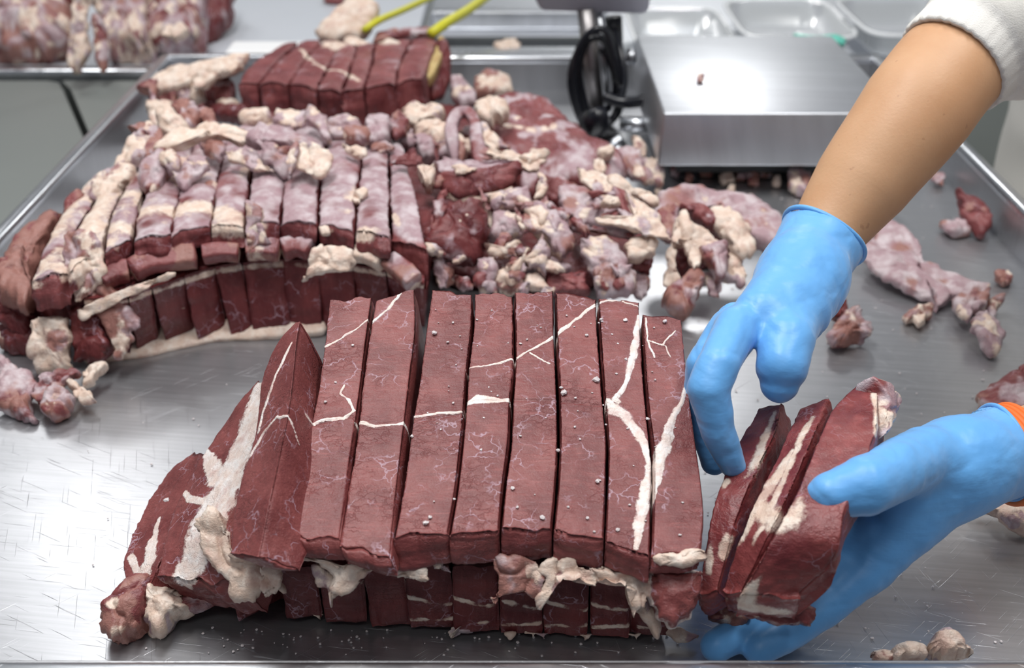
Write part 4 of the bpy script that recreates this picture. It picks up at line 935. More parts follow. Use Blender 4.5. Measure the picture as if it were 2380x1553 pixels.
A('fat_piece', [(1105, 240), (1130, 232), (1160, 235), (1180, 245), (1182, 270), (1168, 285), (1150, 280), (1142, 292), (1120, 285), (1102, 262)], .128, PL, (1.2, -9, -9), 'bright white knobbly fat lump at the top of the heap', 'fat piece', thick=.03)
A('meat_piece', [(1100, 195), (1120, 175), (1150, 170), (1180, 190), (1188, 225), (1160, 235), (1120, 232), (1100, 220)], .060, PL, (.1, -.1, .25), 'round tan and red lump against the back wall of the tray', thick=.04)
A('meat_piece', [(1048, 185), (1080, 185), (1100, 215), (1108, 240), (1075, 245), (1055, 225)], .070, SC_, (-.2, .35, -.1), 'mauve slice end with a yellow fat edge right of the far block', thick=.03, spots=[(1052, 215, 14, 0, 1), (1060, 240, 12, 0, 1)])
A('fat_piece', [(940, 262), (960, 245), (990, 250), (1020, 248), (1035, 270), (1010, 285), (970, 292), (945, 285)], .125, PL, (.35, .2, .0), 'pale pink knobbly scrap in front of the yellow edged slice', 'fat piece', thick=.026)
A('fat_piece', [(965, 300), (990, 290), (1020, 288), (1042, 300), (1040, 335), (1020, 340), (1000, 322), (970, 320)], .122, PL, (.5, .1, -.1), 'cream fat hood over the red hollow, left of the looped strip', 'fat piece', thick=.022)
A('meat_scrap', [(960, 320), (1005, 320), (1010, 350), (1015, 370), (985, 380), (970, 355)], .108, SC_, (-.4, .3, .0), 'smooth pink lump in the hollow under the cream fat hood', thick=.03, tilt=40)
A('meat_scrap', [(1018, 325), (1045, 315), (1055, 345), (1048, 370), (1022, 368)], .110, PL, (-.1, .2, .2), 'rounded pink lobe left of the looped strip', thick=.026, tilt=40)
A('meat_scrap', [(925, 320), (960, 308), (965, 335), (950, 345), (928, 335)], .118, SC_, (-.2, .3, -.1), 'small mauve piece at the top right corner of the silvery slices')
A('meat_scrap', [(1060, 318), (1075, 320), (1085, 350), (1075, 385), (1062, 380), (1062, 350)], .112, PL, (.3, -.2, .5), 'tan tongue inside the looped strip', thick=.012, tilt=40)
A('fat_piece', [(1115, 290), (1135, 292), (1155, 315), (1165, 345), (1140, 350), (1120, 335)], .120, PL, (.1, .7, -.2), 'silvery white membrane right of the looped strip', 'fat piece', thick=.012)
A('fat_strip', [(1128, 345), (1165, 350), (1210, 365), (1240, 380), (1270, 352), (1268, 370), (1245, 400), (1225, 405), (1195, 380), (1150, 370), (1130, 360)], .125, PL, (.6, .1, .0), 'white crooked fat strip with a forked tip on the large flat slab', 'fat strip', thick=.010)
A('meat_piece', [(1020, 405), (1060, 402), (1110, 400), (1160, 385), (1195, 378), (1205, 392), (1185, 430), (1150, 450), (1110, 462), (1060, 462), (1030, 445)], .118, SC_, (-.95, -.7, -.6), 'curved thick red slab with a mauve top across the middle of the heap', 'meat piece', thick=.030, tilt=48, box=.35, bend=-.004)
A('meat_scrap', [(1012, 378), (1060, 372), (1120, 385), (1195, 376), (1160, 392), (1110, 402), (1060, 405), (1022, 400)], .130, SC_, (-.6, .6, -.4), 'mauve upper face scrap lying along the curved thick red slab', thick=.008, tilt=15)
A('fat_piece', [(1050, 388), (1085, 385), (1105, 392), (1090, 402), (1060, 404)], .134, PL, (1.0, -9, -9), 'white fat patch on top of the curved red slab', 'fat piece', thick=.006)
A('fat_piece', [(965, 395), (985, 382), (1000, 388), (1012, 388), (1016, 425), (1008, 448), (985, 440), (970, 418)], .124, PL, (.8, -9, -.2), 'cream cube of fat at the left end of the curved red slab', 'fat piece', thick=.03, tilt=40)
A('fat_piece', [(1040, 452), (1110, 462), (1160, 455), (1185, 440), (1182, 452), (1140, 468), (1080, 474), (1045, 466)], .104, PL, (.4, .4, -.2), 'thin whitish underside of the curved red slab', 'fat piece', thick=.010, tilt=50)
A('meat_piece', [(1045, 480), (1090, 470), (1120, 475), (1132, 520), (1130, 570), (1112, 605), (1075, 620), (1040, 605), (1010, 595), (990, 575), (1015, 540), (1030, 510)], .085, M_DARK, (-9, -.35, -9), 'glossy dark red wedge shaped piece in front of the heap', 'meat piece', thick=.045, tilt=45, box=.4, spots=[(1085, 500, 5, 0, .8), (1070, 512, 5, 0, .7), (1118, 555, 5, 0, .8), (1060, 600, 22, 1, .8)])
A('meat_scrap', [(1005, 462), (1030, 470), (1042, 490), (1030, 510), (1025, 540), (1010, 560), (990, 575), (990, 550), (1002, 520), (1002, 490)], .098, SC_, (-1, -.3, -.3), 'bright red beaded strip along the glossy dark wedge', thick=.014, tilt=45, amp=.004)
A('fat_piece', [(988, 565), (1015, 568), (1020, 590), (1000, 598), (988, 585)], .085, PL, (.1, .7, -9), 'small shiny lavender tip at the lower left of the glossy dark wedge', 'fat piece', tilt=45)
A('meat_scrap', [(1010, 600), (1030, 598), (1045, 640), (1040, 672), (1015, 670), (1005, 640)], .055, PL, (.0, .35, .1), 'pale narrow strip standing between the glossy dark wedge and the front block', tilt=50, thick=.014)
A('meat_scrap', [(1030, 618), (1050, 630), (1052, 655), (1038, 665), (1028, 640)], .050, SC_, (-.6, -.3, .3), 'small brown red tab right of the pale narrow strip', tilt=50)
A('fat_piece', [(1072, 655), (1090, 645), (1092, 660), (1080, 672)], .040, PL, (1, -9, -9), 'tiny yellow fat chip in the dark gap behind the front block', 'fat piece', tilt=40)
A('fat_strip', [(1120, 470), (1135, 472), (1145, 505), (1142, 535), (1130, 520)], .092, PL, (.3, -.2, .2), 'narrow tan strip right of the glossy dark wedge', 'fat strip', tilt=45, thick=.010)
A('meat_scrap', [(1145, 455), (1180, 440), (1225, 430), (1235, 450), (1232, 480), (1190, 485), (1160, 490), (1145, 475)], .108, PL, (.0, .4, .0), 'pink and silver square flap with a red lower edge in mid heap', thick=.018, tilt=35, box=.35)
A('meat_scrap', [(1150, 500), (1185, 495), (1210, 505), (1218, 540), (1200, 560), (1165, 570), (1135, 560), (1140, 530)], .085, SC_, (-.1, .2, .5), 'glossy grey brown curled scrap below the square flap', thick=.03, tilt=40)
A('fat_piece', [(1195, 500), (1212, 505), (1222, 530), (1212, 535), (1200, 520)], .100, PL, (.5, .3, -.1), 'white fat sliver lying on the grey brown curled scrap', 'fat piece', tilt=30, thick=.008)
A('fat_piece', [(1128, 570), (1160, 575), (1190, 560), (1212, 565), (1200, 600), (1160, 605), (1135, 595)], .078, PL, (.4, .1, .15), 'white and brown ragged fat scrap under the grey brown one', 'fat piece', tilt=45, thick=.022)
A('meat_scrap', [(1110, 605), (1150, 600), (1155, 630), (1140, 680), (1112, 678), (1115, 640)], .055, PL, (.05, .5, -.1), 'pale lavender block standing behind the front block, centre', tilt=50, thick=.03, box=.35)
A('meat_scrap', [(1165, 620), (1200, 605), (1225, 580), (1220, 640), (1230, 680), (1175, 690), (1150, 672)], .055, PL, (.0, .0, .45), 'broad tan pink scrap behind the tallest slice tops', tilt=50, thick=.03)
A('meat_scrap', [(1240, 475), (1280, 478), (1290, 490), (1300, 520), (1285, 545), (1255, 530), (1240, 500)], .098, PL, (-.1, .9, -9), 'smooth bluish silver membrane patch in mid heap', tilt=30, thick=.012)
A('meat_scrap', [(1225, 495), (1270, 490), (1320, 525), (1342, 560), (1330, 580), (1305, 600), (1285, 590), (1268, 560), (1240, 545)], .082, PL, (.15, .2, .25), 'mottled tan scrap with glistening mauve end right of the dark hole', thick=.026, tilt=35)
A('fat_piece', [(1248, 500), (1262, 490), (1275, 500), (1262, 525), (1250, 520)], .100, PL, (1, -9, -9), 'small cream fat nub on the mottled tan scrap', 'fat piece', tilt=30)
A('fat_piece', [(1240, 570), (1262, 558), (1280, 580), (1275, 620), (1268, 645), (1250, 630), (1225, 632), (1222, 605), (1238, 590)], .070, PL, (.2, .2, .25), 'ribbed pale scrap with a cream crest behind the front block', 'fat piece', tilt=50, thick=.03)
A('fat_piece', [(1212, 645), (1250, 640), (1275, 668), (1268, 675), (1235, 668), (1215, 660)], .050, PL, (.6, .1, -.1), 'white flat bone like fat sliver right behind the front block', 'fat piece', tilt=30, thick=.010)
A('meat_scrap', [(1280, 612), (1300, 608), (1325, 630), (1310, 640), (1285, 638)], .050, SC_, (-.6, -.1, -.1), 'small bright pink crumb above the vivid red cube')
A('meat_piece', [(1270, 648), (1300, 640), (1350, 633), (1370, 660), (1366, 682), (1290, 690), (1268, 670)], .045, SC_, (-1.2, -.6, -1), 'vivid red glossy cube right behind the front block', 'meat piece', tilt=45, thick=.03, box=.32)
A('meat_piece', [(1295, 440), (1330, 430), (1370, 450), (1420, 480), (1470, 510), (1480, 545), (1430, 540), (1370, 530), (1330, 535), (1310, 500), (1300, 470)], .090, PL, (-.2, .3, .15), 'broad dull pink flap with brown fibres in the right half of the heap', 'meat piece', thick=.022, tilt=28)
A('fat_piece', [(1370, 400), (1400, 405), (1430, 430), (1430, 455), (1412, 500), (1400, 470), (1370, 445), (1355, 425), (1345, 395)], .108, PL, (.45, .2, .0), 'white fatty fork lying over the broad dull pink flap', 'fat piece', thick=.014)
A('fat_piece', [(1395, 475), (1410, 462), (1435, 465), (1440, 478), (1420, 485)], .112, PL, (.9, -9, -9), 'oval cream fat nub on the broad dull pink flap', 'fat piece', thick=.014)
A('meat_scrap', [(1425, 440), (1450, 445), (1475, 480), (1470, 508), (1450, 500), (1430, 465)], .106, SC_, (-.8, -.2, -.3), 'dark red ribbed slice left of the bluish white sheet', thick=.014)
A('fat_piece', [(1450, 440), (1480, 462), (1515, 490), (1550, 550), (1500, 548), (1460, 530), (1400, 520), (1390, 508), (1440, 508), (1478, 500), (1470, 470)], .104, PL, (.3, .9, -9), 'bluish white fascia sheet with a pointed corner', 'fat piece', thick=.008, spots=[(1430, 513, 16, 0, 1), (1470, 520, 16, 0, .9)])
A('fat_strip', [(1410, 418), (1430, 412), (1480, 440), (1530, 465), (1530, 478), (1505, 478), (1465, 455), (1430, 440)], .108, PL, (.3, .3, .0), 'long pale pink tendon pointing right over the dark tray gap', 'fat strip', thick=.012)
A('meat_scrap', [(1335, 520), (1400, 530), (1455, 540), (1480, 560), (1450, 555), (1400, 545), (1340, 538)], .084, SC_, (-.8, .0, -.2), 'thin mauve red edge strip under the broad dull pink flap', tilt=50, thick=.014)
A('meat_piece', [(1348, 560), (1370, 555), (1420, 560), (1450, 595), (1475, 640), (1470, 680), (1440, 692), (1385, 690), (1378, 650), (1360, 610)], .060, PL, (-.15, .25, .05), 'two ridged pink slab with a white streak behind the front block, right', 'meat piece', thick=.035, tilt=42, box=.35, spots=[(1395, 660, 12, 0, .9), (1390, 630, 8, 0, .8), (1352, 575, 14, 0, .9)])
A('fat_piece', [(1455, 575), (1480, 555), (1510, 550), (1527, 568), (1520, 592), (1480, 605), (1462, 598)], .075, PL, (.6, .1, -.1), 'hooked cream fat roll at the right of the heap', 'fat piece', tilt=35, thick=.02)
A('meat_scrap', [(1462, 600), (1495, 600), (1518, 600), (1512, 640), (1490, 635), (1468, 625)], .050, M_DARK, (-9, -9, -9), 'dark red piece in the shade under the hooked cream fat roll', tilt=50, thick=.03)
A('meat_scrap', [(1475, 640), (1500, 632), (1510, 665), (1505, 690), (1488, 700), (1470, 680)], .030, PL, (.2, .0, .25), 'small brown scrap with a yellow fat corner near the bright tray patch', tilt=40, thick=.02)
A('meat_piece', [(1530, 460), (1560, 445), (1620, 448), (1690, 462), (1760, 475), (1800, 510), (1820, 545), (1790, 575), (1740, 560), (1690, 520), (1620, 490), (1570, 500), (1535, 500)], .065, PL, (-.4, .35, .0), 'long smooth pale pink slab at the far right of the heap', 'meat piece', thick=.028, tilt=18, spots=[(1580, 468, 40, 1, -1)])
A('meat_scrap', [(1525, 490), (1570, 485), (1580, 520), (1560, 560), (1530, 540)], .070, SC_, (-.3, -.1, .1), 'coarse red brown patch at the left end of the long smooth slab')
A('fat_piece', [(1650, 490), (1690, 485), (1720, 510), (1745, 540), (1748, 580), (1715, 592), (1690, 560), (1665, 530)], .072, PL, (.85, -.2, .0), 'broad cream fat fan on the long smooth slab near the glove', 'fat piece', thick=.020)
A('meat_scrap', [(1585, 480), (1620, 482), (1660, 510), (1665, 530), (1640, 525), (1605, 500)], .080, SC_, (-1, -.5, -.6), 'dark red curled fold between two white fat areas')
A('fat_piece', [(1575, 500), (1590, 495), (1610, 520), (1650, 545), (1670, 565), (1650, 580), (1630, 590), (1625, 620), (1610, 628), (1595, 600), (1585, 570), (1570, 575), (1560, 560), (1565, 530)], .072, PL, (.75, .15, -.3), 'large branching white tendon sheet above the glove fingers', 'fat piece', thick=.014, tilt=32)
A('fat_strip', [(1560, 565), (1575, 560), (1572, 600), (1572, 640), (1580, 650), (1555, 665), (1540, 655), (1548, 620), (1550, 590)], .050, PL, (.6, -.3, .1), 'yellowish fat string drooping to the tray at the right of the heap', 'fat strip', thick=.010, tilt=40)
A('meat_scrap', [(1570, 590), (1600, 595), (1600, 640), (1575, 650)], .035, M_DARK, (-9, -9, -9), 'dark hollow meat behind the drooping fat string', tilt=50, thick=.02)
A('meat_scrap', [(1625, 575), (1680, 565), (1698, 590), (1690, 615), (1672, 655), (1655, 620), (1635, 605)], .062, SC_, (-.5, .0, .0), 'pinkish red tongue tip with a drop shaped end, above the index finger', tilt=32, thick=.022)
A('meat_piece', [(1535, 700), (1560, 670), (1600, 640), (1625, 635), (1640, 660), (1620, 700), (1595, 740), (1570, 735), (1545, 720)], .030, SC_, (-.5, .0, .35), 'coarse brown red lump on the tray between the heap and the front block', 'meat piece', tilt=25, thick=.035)
A('meat_scrap', [(1640, 640), (1660, 640), (1676, 670), (1672, 692), (1645, 685)], .030, PL, (.0, .5, .2), 'thin mauve and tan corner piece near the index finger', thick=.01)
A('fat_piece', [(1690, 590), (1710, 600), (1735, 640), (1725, 665), (1700, 655), (1680, 640)], .040, PL, (.2, .4, .1), 'flat tan and lavender strip disappearing behind the glove', 'fat piece', thick=.012)
A('meat_scrap', [(1440, 345), (1480, 350), (1500, 390), (1520, 420), (1500, 435), (1460, 410), (1430, 385)], .060, PL, (.0, .0, .25), 'mixed pink trimmings between the heap and the scale, upper', thick=.02, tilt=30)
A('fat_piece', [(1465, 315), (1485, 320), (1505, 345), (1500, 370), (1475, 365)], .045, PL, (.3, -.1, .3), 'tan trimming beside the left side of the scale platform', 'fat piece', tilt=30)
A('meat_scrap', [(1490, 380), (1520, 370), (1545, 400), (1535, 430), (1510, 425)], .030, SC_, (-.1, .1, .2), 'small red trimming at the scale platform corner', tilt=30)
A('fat_piece', [(1390, 350), (1415, 340), (1430, 352), (1420, 365), (1398, 368)], .095, PL, (.6, .1, -.1), 'pale curled edge at the right end of the large flat slab', 'fat piece', tilt=30)
A('fat_piece', [(1380, 375), (1398, 370), (1410, 392), (1400, 410), (1385, 400)], .096, PL, (.7, .1, -.1), 'short white streak piece below the pale curled edge', 'fat piece', tilt=30, thick=.01)
# underlay of the heap
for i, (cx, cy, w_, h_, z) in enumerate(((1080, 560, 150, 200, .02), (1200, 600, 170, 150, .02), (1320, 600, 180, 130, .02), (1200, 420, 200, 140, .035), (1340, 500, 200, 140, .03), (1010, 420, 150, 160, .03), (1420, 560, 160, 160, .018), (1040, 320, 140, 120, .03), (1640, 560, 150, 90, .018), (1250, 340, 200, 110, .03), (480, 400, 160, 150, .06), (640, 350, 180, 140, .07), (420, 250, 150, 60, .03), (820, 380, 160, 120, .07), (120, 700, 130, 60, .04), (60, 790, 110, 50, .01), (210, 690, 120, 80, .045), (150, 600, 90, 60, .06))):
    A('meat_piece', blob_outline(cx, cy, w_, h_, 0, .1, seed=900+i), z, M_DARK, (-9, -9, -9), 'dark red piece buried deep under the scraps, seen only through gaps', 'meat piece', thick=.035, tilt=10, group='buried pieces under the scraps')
# small bits between the big scraps
rs4 = random.Random(77); k4 = 0
while k4 < 64:
    x, y = rs4.uniform(1010, 1520), rs4.uniform(300, 690)
    if y < 300+max(0, (x-1150))*.55 or (y > 660 and x > 1480): continue
    k4 += 1; z = float(np.interp(y, [300, 430, 560, 690], [.115, .118, .085, .045])); w_, h_ = rs4.uniform(22, 62), rs4.uniform(14, 32)
    A('meat_bit', blob_outline(x, y, w_, h_, rs4.uniform(-70, 70), .28, seed=3000+k4), z, rs4.choice([SC_, PL, SC_]), rs4.choice([(-.3, .0, .1), (.35, .1, -.1), (-.8, -.2, -.2), (-.1, .4, .1)]), 'small ragged meat bit caught between the larger scraps of the heap', 'meat bit',
      tilt=rs4.uniform(10, 55), side=rs4.uniform(-30, 30), thick=rs4.uniform(.007, .013), group='small bits in the heap')
# scraps right side of the tray
A('meat_scrap', [(2010, 590), (2050, 530), (2075, 522), (2110, 545), (2135, 580), (2150, 615), (2200, 640), (2250, 660), (2290, 690), (2270, 700), (2215, 690), (2175, 712), (2165, 685), (2130, 680), (2080, 650), (2030, 620)], .018, PL, (-.5, .4, .05), 'long flat pale pink scrap with a spike, right of the forearm', 'meat scrap', thick=.014, tilt=8, spots=[(2095, 570, 22, 1, -1)])
A('meat_scrap', [(2220, 690), (2250, 670), (2290, 665), (2300, 690), (2290, 720), (2262, 728), (2255, 745), (2230, 735), (2215, 710)], .020, PL, (-.1, .35, .15), 'pale lump at the lower right end of the long flat scrap', thick=.02, tilt=12)
A('meat_scrap', [(2295, 700), (2330, 692), (2325, 720), (2305, 745), (2290, 730)], .012, SC_, (-.2, .2, .3), 'brownish pink tag right of the pale lump')
A('meat_scrap', [(2265, 735), (2290, 722), (2312, 745), (2330, 785), (2322, 812), (2300, 818), (2278, 790), (2258, 765)], .016, PL, (.0, .4, .1), 'pinkish white oblong scrap with a dark tip below the pale lump', thick=.02, tilt=12)
A('meat_piece', [(2222, 445), (2240, 450), (2305, 500), (2305, 525), (2280, 550), (2262, 530), (2230, 495)], .022, SC_, (-1.1, -.5, -.5), 'dark red three sided piece against the right tray wall', 'meat piece', thick=.022, tilt=25, box=.3)
A('meat_scrap', [(2188, 520), (2225, 512), (2262, 520), (2250, 540), (2205, 545)], .010, SC_, (-.4, .0, .4), 'brown scrap left of the dark red three sided piece', tilt=10, thick=.014)
A('meat_scrap', [(1940, 680), (1962, 672), (1968, 720), (1950, 745), (1932, 740)], .020, M_DARK, (-9, -9, -9), 'small dark red cube half hidden behind the thumb', tilt=35, thick=.02)
A('meat_scrap', [(1930, 770), (1960, 730), (1990, 722), (2022, 760), (2020, 785), (1985, 790), (1945, 805), (1928, 795)], .016, SC_, (-.15, .0, .45), 'round brown scrap with a white rim right of the thumb', tilt=20, thick=.024, amp=.0035)
A('meat_scrap', [(2098, 735), (2125, 720), (2165, 715), (2160, 735), (2110, 748)], .008, SC_, (.1, -.2, .4), 'small brown and yellow crumb below the spike of the flat scrap', tilt=10, thick=.014)
A('fat_piece', [(2118, 735), (2150, 728), (2152, 750), (2135, 758)], .010, PL, (1, -9, -.1), 'yellow fat crumb beside the small brown crumb', 'fat piece', tilt=10, thick=.012)
A('meat_scrap', [(2312, 635), (2345, 632), (2356, 648), (2338, 662), (2315, 655)], .008, SC_, (.0, -.2, .3), 'lone small brown crumb on the bare tray at the right', tilt=10, thick=.014)
A('meat_scrap', [(2280, 925), (2310, 895), (2345, 878), (2395, 860), (2400, 950), (2350, 960), (2290, 950)], .018, SC_, (-.5, .0, -.1), 'red scrap with a pale rim at the right edge above the lower glove', tilt=12, thick=.022, rim=(0, .8, .2))
A('fat_piece', [(2268, 1180), (2300, 1168), (2340, 1172), (2400, 1200), (2400, 1235), (2350, 1228), (2310, 1200)], .014, PL, (.4, .3, -.1), 'folded white scrap at the right edge below the lower wrist', 'fat piece', tilt=15, thick=.016)
A('fat_piece', [(2150, 1505), (2165, 1480), (2195, 1468), (2225, 1485), (2255, 1520), (2240, 1532), (2170, 1530)], .016, PL, (.35, .3, -.2), 'smooth pale fat cup at the front rim, bottom right', 'fat piece', tilt=20, thick=.024)
A('fat_piece', [(2075, 1520), (2110, 1508), (2150, 1512), (2150, 1534), (2085, 1536)], .010, PL, (.35, .1, .1), 'low pale lump left of the smooth fat cup at the front rim', 'fat piece', tilt=15, thick=.02)
A('meat_scrap', [(2022, 1520), (2045, 1515), (2080, 1522), (2075, 1537), (2028, 1537)], .008, SC_, (.1, .0, .4), 'frayed brown end left of the low pale lump at the front rim', tilt=15, thick=.012)
# trimmings in front of and under the scale
rs2 = random.Random(31)
TR = [(1640, 398, 34, 20, 0), (1690, 415, 44, 26, 1), (1725, 405, 30, 26, 2), (1752, 415, 30, 26, 2), (1780, 400, 36, 22, 0), (1855, 425, 60, 48, 3), (1700, 440, 20, 12, 1), (1600, 415, 20, 16, 0), (1570, 400, 26, 20, 2), (1805, 420, 22, 18, 1),
      (1655, 455, 26, 14, 4), (1742, 462, 22, 14, 4), (2180, 418, 36, 22, 2), (1530, 445, 18, 12, 0)]
TLAB = {3: 'large round pinkish trimming beside the forearm in front of the scale', 4: 'pale yellow fat crumb behind the long smooth slab'}
for i, (cx, cy, w_, h_, k) in enumerate(TR):
    lab = {5: TLAB[3], 10: 'pale yellow fat crumb behind the left part of the long smooth slab', 11: 'pale yellow fat crumb behind the right part of the long smooth slab', 12: 'small reddish trimming right of the forearm by the tray wall',
           1: 'cream trimming in front of the scale, largest left of the round pink one'}.get(i)
    b = [(.0, -.1, .3), (.4, .0, .1), (-.3, .1, .2), (.0, .3, .2), (1.1, -9, -9)][k]
    A('meat_crumb', blob_outline(cx, cy, w_, h_, 0, .2, seed=950+i), .008 if w_ < 50 else .014, SC_ if k in (0, 2) else PL, b, lab or 'small meat trimming on the dark tray in front of the scale', 'meat crumb', tilt=10,
      thick=.012 if w_ < 50 else .024, **({} if lab else {'group': 'small trimmings in front of the scale'}))
for i, (nm, out, z, mat, bias, lab, cat, kw) in enumerate(S):
    o_ = np.array(out); big = max(np.ptp(o_[:, 0]), np.ptp(o_[:, 1]))
    if nm != 'fat_piece' and nm != 'fat_strip' and bias[0] > -1: bias = (bias[0]-.12,)+tuple(bias[1:])
    kw.setdefault('thick', .018); kw.setdefault('amp', .0026)
    if big < 40: kw['amp'] = min(kw['amp'], .0016); kw['thick'] = min(kw['thick'], .012)
    na, nr = (110, 26) if big > 90 else (72, 18) if big > 40 else (40, 12)
    patch(nm, out, z, mat, bias=bias, seed=1000+i*3, na=na, nr=nr, label=lab, cat=cat or 'meat scrap', floor=.0008, **kw)
ribbon('looped_strip', [(1060, 385, .10), (1052, 340, .118), (1048, 300, .132), (1060, 268, .142), (1085, 262, .144), (1102, 285, .138), (1108, 330, .125), (1118, 375, .110), (1128, 400, .10)], [.010, .014, .016, .016, .014, .014, .016, .020, .014], .022, M_SCRAP, n=110,
       bias=(-.9, .25, -.4), seed=88, ups=(.1, -.9, .4), label='mauve meat strip bent into an upright loop on top of the heap', cat='meat strip')

# far sliced block
FB = [[(553, 192), (585, 150), (648, 108)], [(598, 196), (633, 155), (690, 100)], [(670, 195), (705, 145), (745, 96)], [(736, 208), (765, 150), (792, 98)],
      [(792, 218), (815, 155), (832, 100)], [(846, 206), (860, 158), (872, 104)], [(918, 196), (936, 130), (958, 92)], [(984, 182), (1000, 140), (1016, 96)]]
FLAB = ['far block slice at its left, beside the bright cream fat ridge', 'far block slice right of the open dark cut', 'far block slice third from its left end', 'far block slice where the white vein starts',
        'far block slice with the white vein bending down', 'far block slice right of the vein, narrow', 'far block slice at the right end above the yellow fat edge']
vein = [([un(700, 118, .112), un(735, 155, .112), un(770, 165, .112), un(805, 170, .112), un(832, 190, .112)], .0045)]
for i in range(7):
    L_ = [un(x+(4 if i == 1 else 1), y, .112) for x, y in FB[i]][::-1]; R_ = [un(x-1, y, .112) for x, y in FB[i+1]][::-1]
    slab('meat_slice', L_, R_, np.array([0, 0, -.08]), np.array([.004, .0, -.085]), M_SCRAP, nt=44, ntop=22, nside=18, amp=.0022, seed=1500+i*5, rag=.004, crown=.003, topskin_or_sheen=.12,  # pale tint on these tops paints in their glancing sheen
         paintfn=paint3(vein+([([(L_[-1]+R_[-1])/2+[-.03, -.01, -.035], (L_[-1]+R_[-1])/2+[.03, -.01, -.035]], .0018)] if i < 3 else [])), label=FLAB[i], cat='meat slice')
ribbon('fat_edge', [(1028, 95, .108), (1018, 135, .105), (1000, 175, .095), (968, 200, .085), (930, 232, .07), (890, 258, .06), (855, 266, .055)], [.010, .012, .014, .016, .020, .022, .016], .022, meat_mat('yellow_fat', (.4, .25, .1), (.45, .3, .12), fat_c=(.58, .46, .20)), n=60, bias=(.9, -9, -9), seed=1600, label='yellow fat edge curving down the right end of the far block', cat='fat strip')
patch('meat_piece', [(1020, 95), (1038, 100), (1044, 180), (1030, 235), (1000, 240), (985, 200), (1005, 150)], .085, M_DARK, tilt=35, side=25, thick=.03, box=.3, seed=1611, label='dark red end face at the right of the far block', cat='meat piece')
patch('meat_piece', [(980, 195), (1000, 200), (985, 265), (930, 275), (945, 240)], .06, M_DARK, tilt=45, thick=.03, seed=1612, label='dark mauve wedge below the yellow fat edge', cat='meat piece')
patch('meat_piece', [(875, 80), (940, 72), (1000, 72), (1003, 88), (940, 95), (880, 108)], .105, M_SCRAP, bias=(-.5, -.2, .0), tilt=35, thick=.03, seed=1613, label='red strip of meat behind the far block below the yellow cords', cat='meat piece')
patch('fat_piece', [(735, 75), (770, 45), (800, 15), (850, -10), (870, 20), (862, 60), (835, 85), (790, 98), (745, 90)], .125, M_PALE, bias=(.7, -9, -.1), tilt=35, thick=.04, seed=1614, na=90, nr=20, label='big pale fat lump behind the far block at the end of the yellow cord', cat='fat piece')
for i, (o_, lab) in enumerate(((blob_outline(775, 112, 60, 22, 0, seed=1), 'cream fat bit behind the far block, left of the pale fat lump\'s foot'), (blob_outline(832, 104, 60, 20, 0, seed=2), 'yellowish fat bit on the back edge of the far block'), (blob_outline(905, 104, 50, 16, 0, seed=8), 'narrow fat rim on the back edge of the far block, right'))):
    patch('fat_piece', o_, .112, M_PALE, bias=(.8, -9, -.2), tilt=20, thick=.014, na=40, nr=12, seed=1620+i, label=lab, cat='fat piece')
patch('meat_crumb', blob_outline(1180, 105, 60, 22, 0, seed=3), .02, M_PALE, bias=(.5, -9, .2), tilt=10, thick=.012, na=40, nr=12, seed=1630, label='tan meat crumb on the steel rail at top centre', cat='meat crumb')
patch('meat_scrap', blob_outline(775, -4, 50, 20, 0, seed=5), .01, M_SCRAP, tilt=10, thick=.012, na=40, nr=12, seed=1631, label='red scrap at the top edge on the pale table', cat='meat scrap')
# uncut meat on the side table
for i, (out, z, mat, bias, kw, lab) in enumerate((
  ([(-60, -60), (60, -70), (160, -50), (180, 30), (165, 100), (100, 125), (0, 128), (-60, 120)], .07, M_SCRAP, (-.2, .0, .25), dict(thick=.10, tilt=30, amp=.010), 'large mottled uncut meat joint at the upper left corner'),
  ([(230, -60), (340, -60), (370, 10), (360, 90), (340, 125), (260, 120), (225, 60)], .07, M_PALE, (.05, .1, .0), dict(thick=.10, tilt=30, amp=.009), 'second uncut meat joint on the side table, with broad tan fat'),
  ([(350, -60), (470, -60), (475, 40), (468, 110), (400, 122), (350, 115)], .06, M_SCRAP, (-.25, .15, -.1), dict(thick=.09, tilt=30, amp=.009), 'third uncut meat joint on the side table, red below and mauve above'),
  ([(440, -60), (535, -60), (545, 20), (520, 60), (480, 90), (470, 30)], .055, M_DARK, (-9, -.4, -9), dict(thick=.08, tilt=30, amp=.006), 'dark red right end of the meat on the side table'),
  ([(165, -40), (210, -30), (215, 60), (205, 130), (190, 165), (160, 155), (155, 120), (168, 60)], .085, M_PALE, (.0, .25, .1), dict(thick=.03, tilt=55, amp=.006), 'pale pink flap hanging over the side table edge'),
  ([(215, 40), (235, 50), (250, 120), (245, 160), (232, 165), (225, 120)], .06, M_SCRAP, (-.2, .1, .1), dict(thick=.02, tilt=55, amp=.004), 'thin reddish tail hanging right of the pale pink flap'),
  ([(380, 60), (420, 55), (440, 75), (410, 95), (370, 85)], .10, M_PALE, (.6, .2, -9), dict(thick=.02, tilt=35, amp=.004), 'ragged white fat on the third uncut joint'),
)):
    patch(('meat_joint', 'meat_joint', 'meat_joint', 'meat_joint', 'meat_flap', 'meat_flap', 'fat_piece')[i], out, z, mat, bias=bias, seed=1700+i*5, na=120, nr=28, freq=22, label=lab, cat='meat joint' if i < 4 else 'meat scrap', **kw)
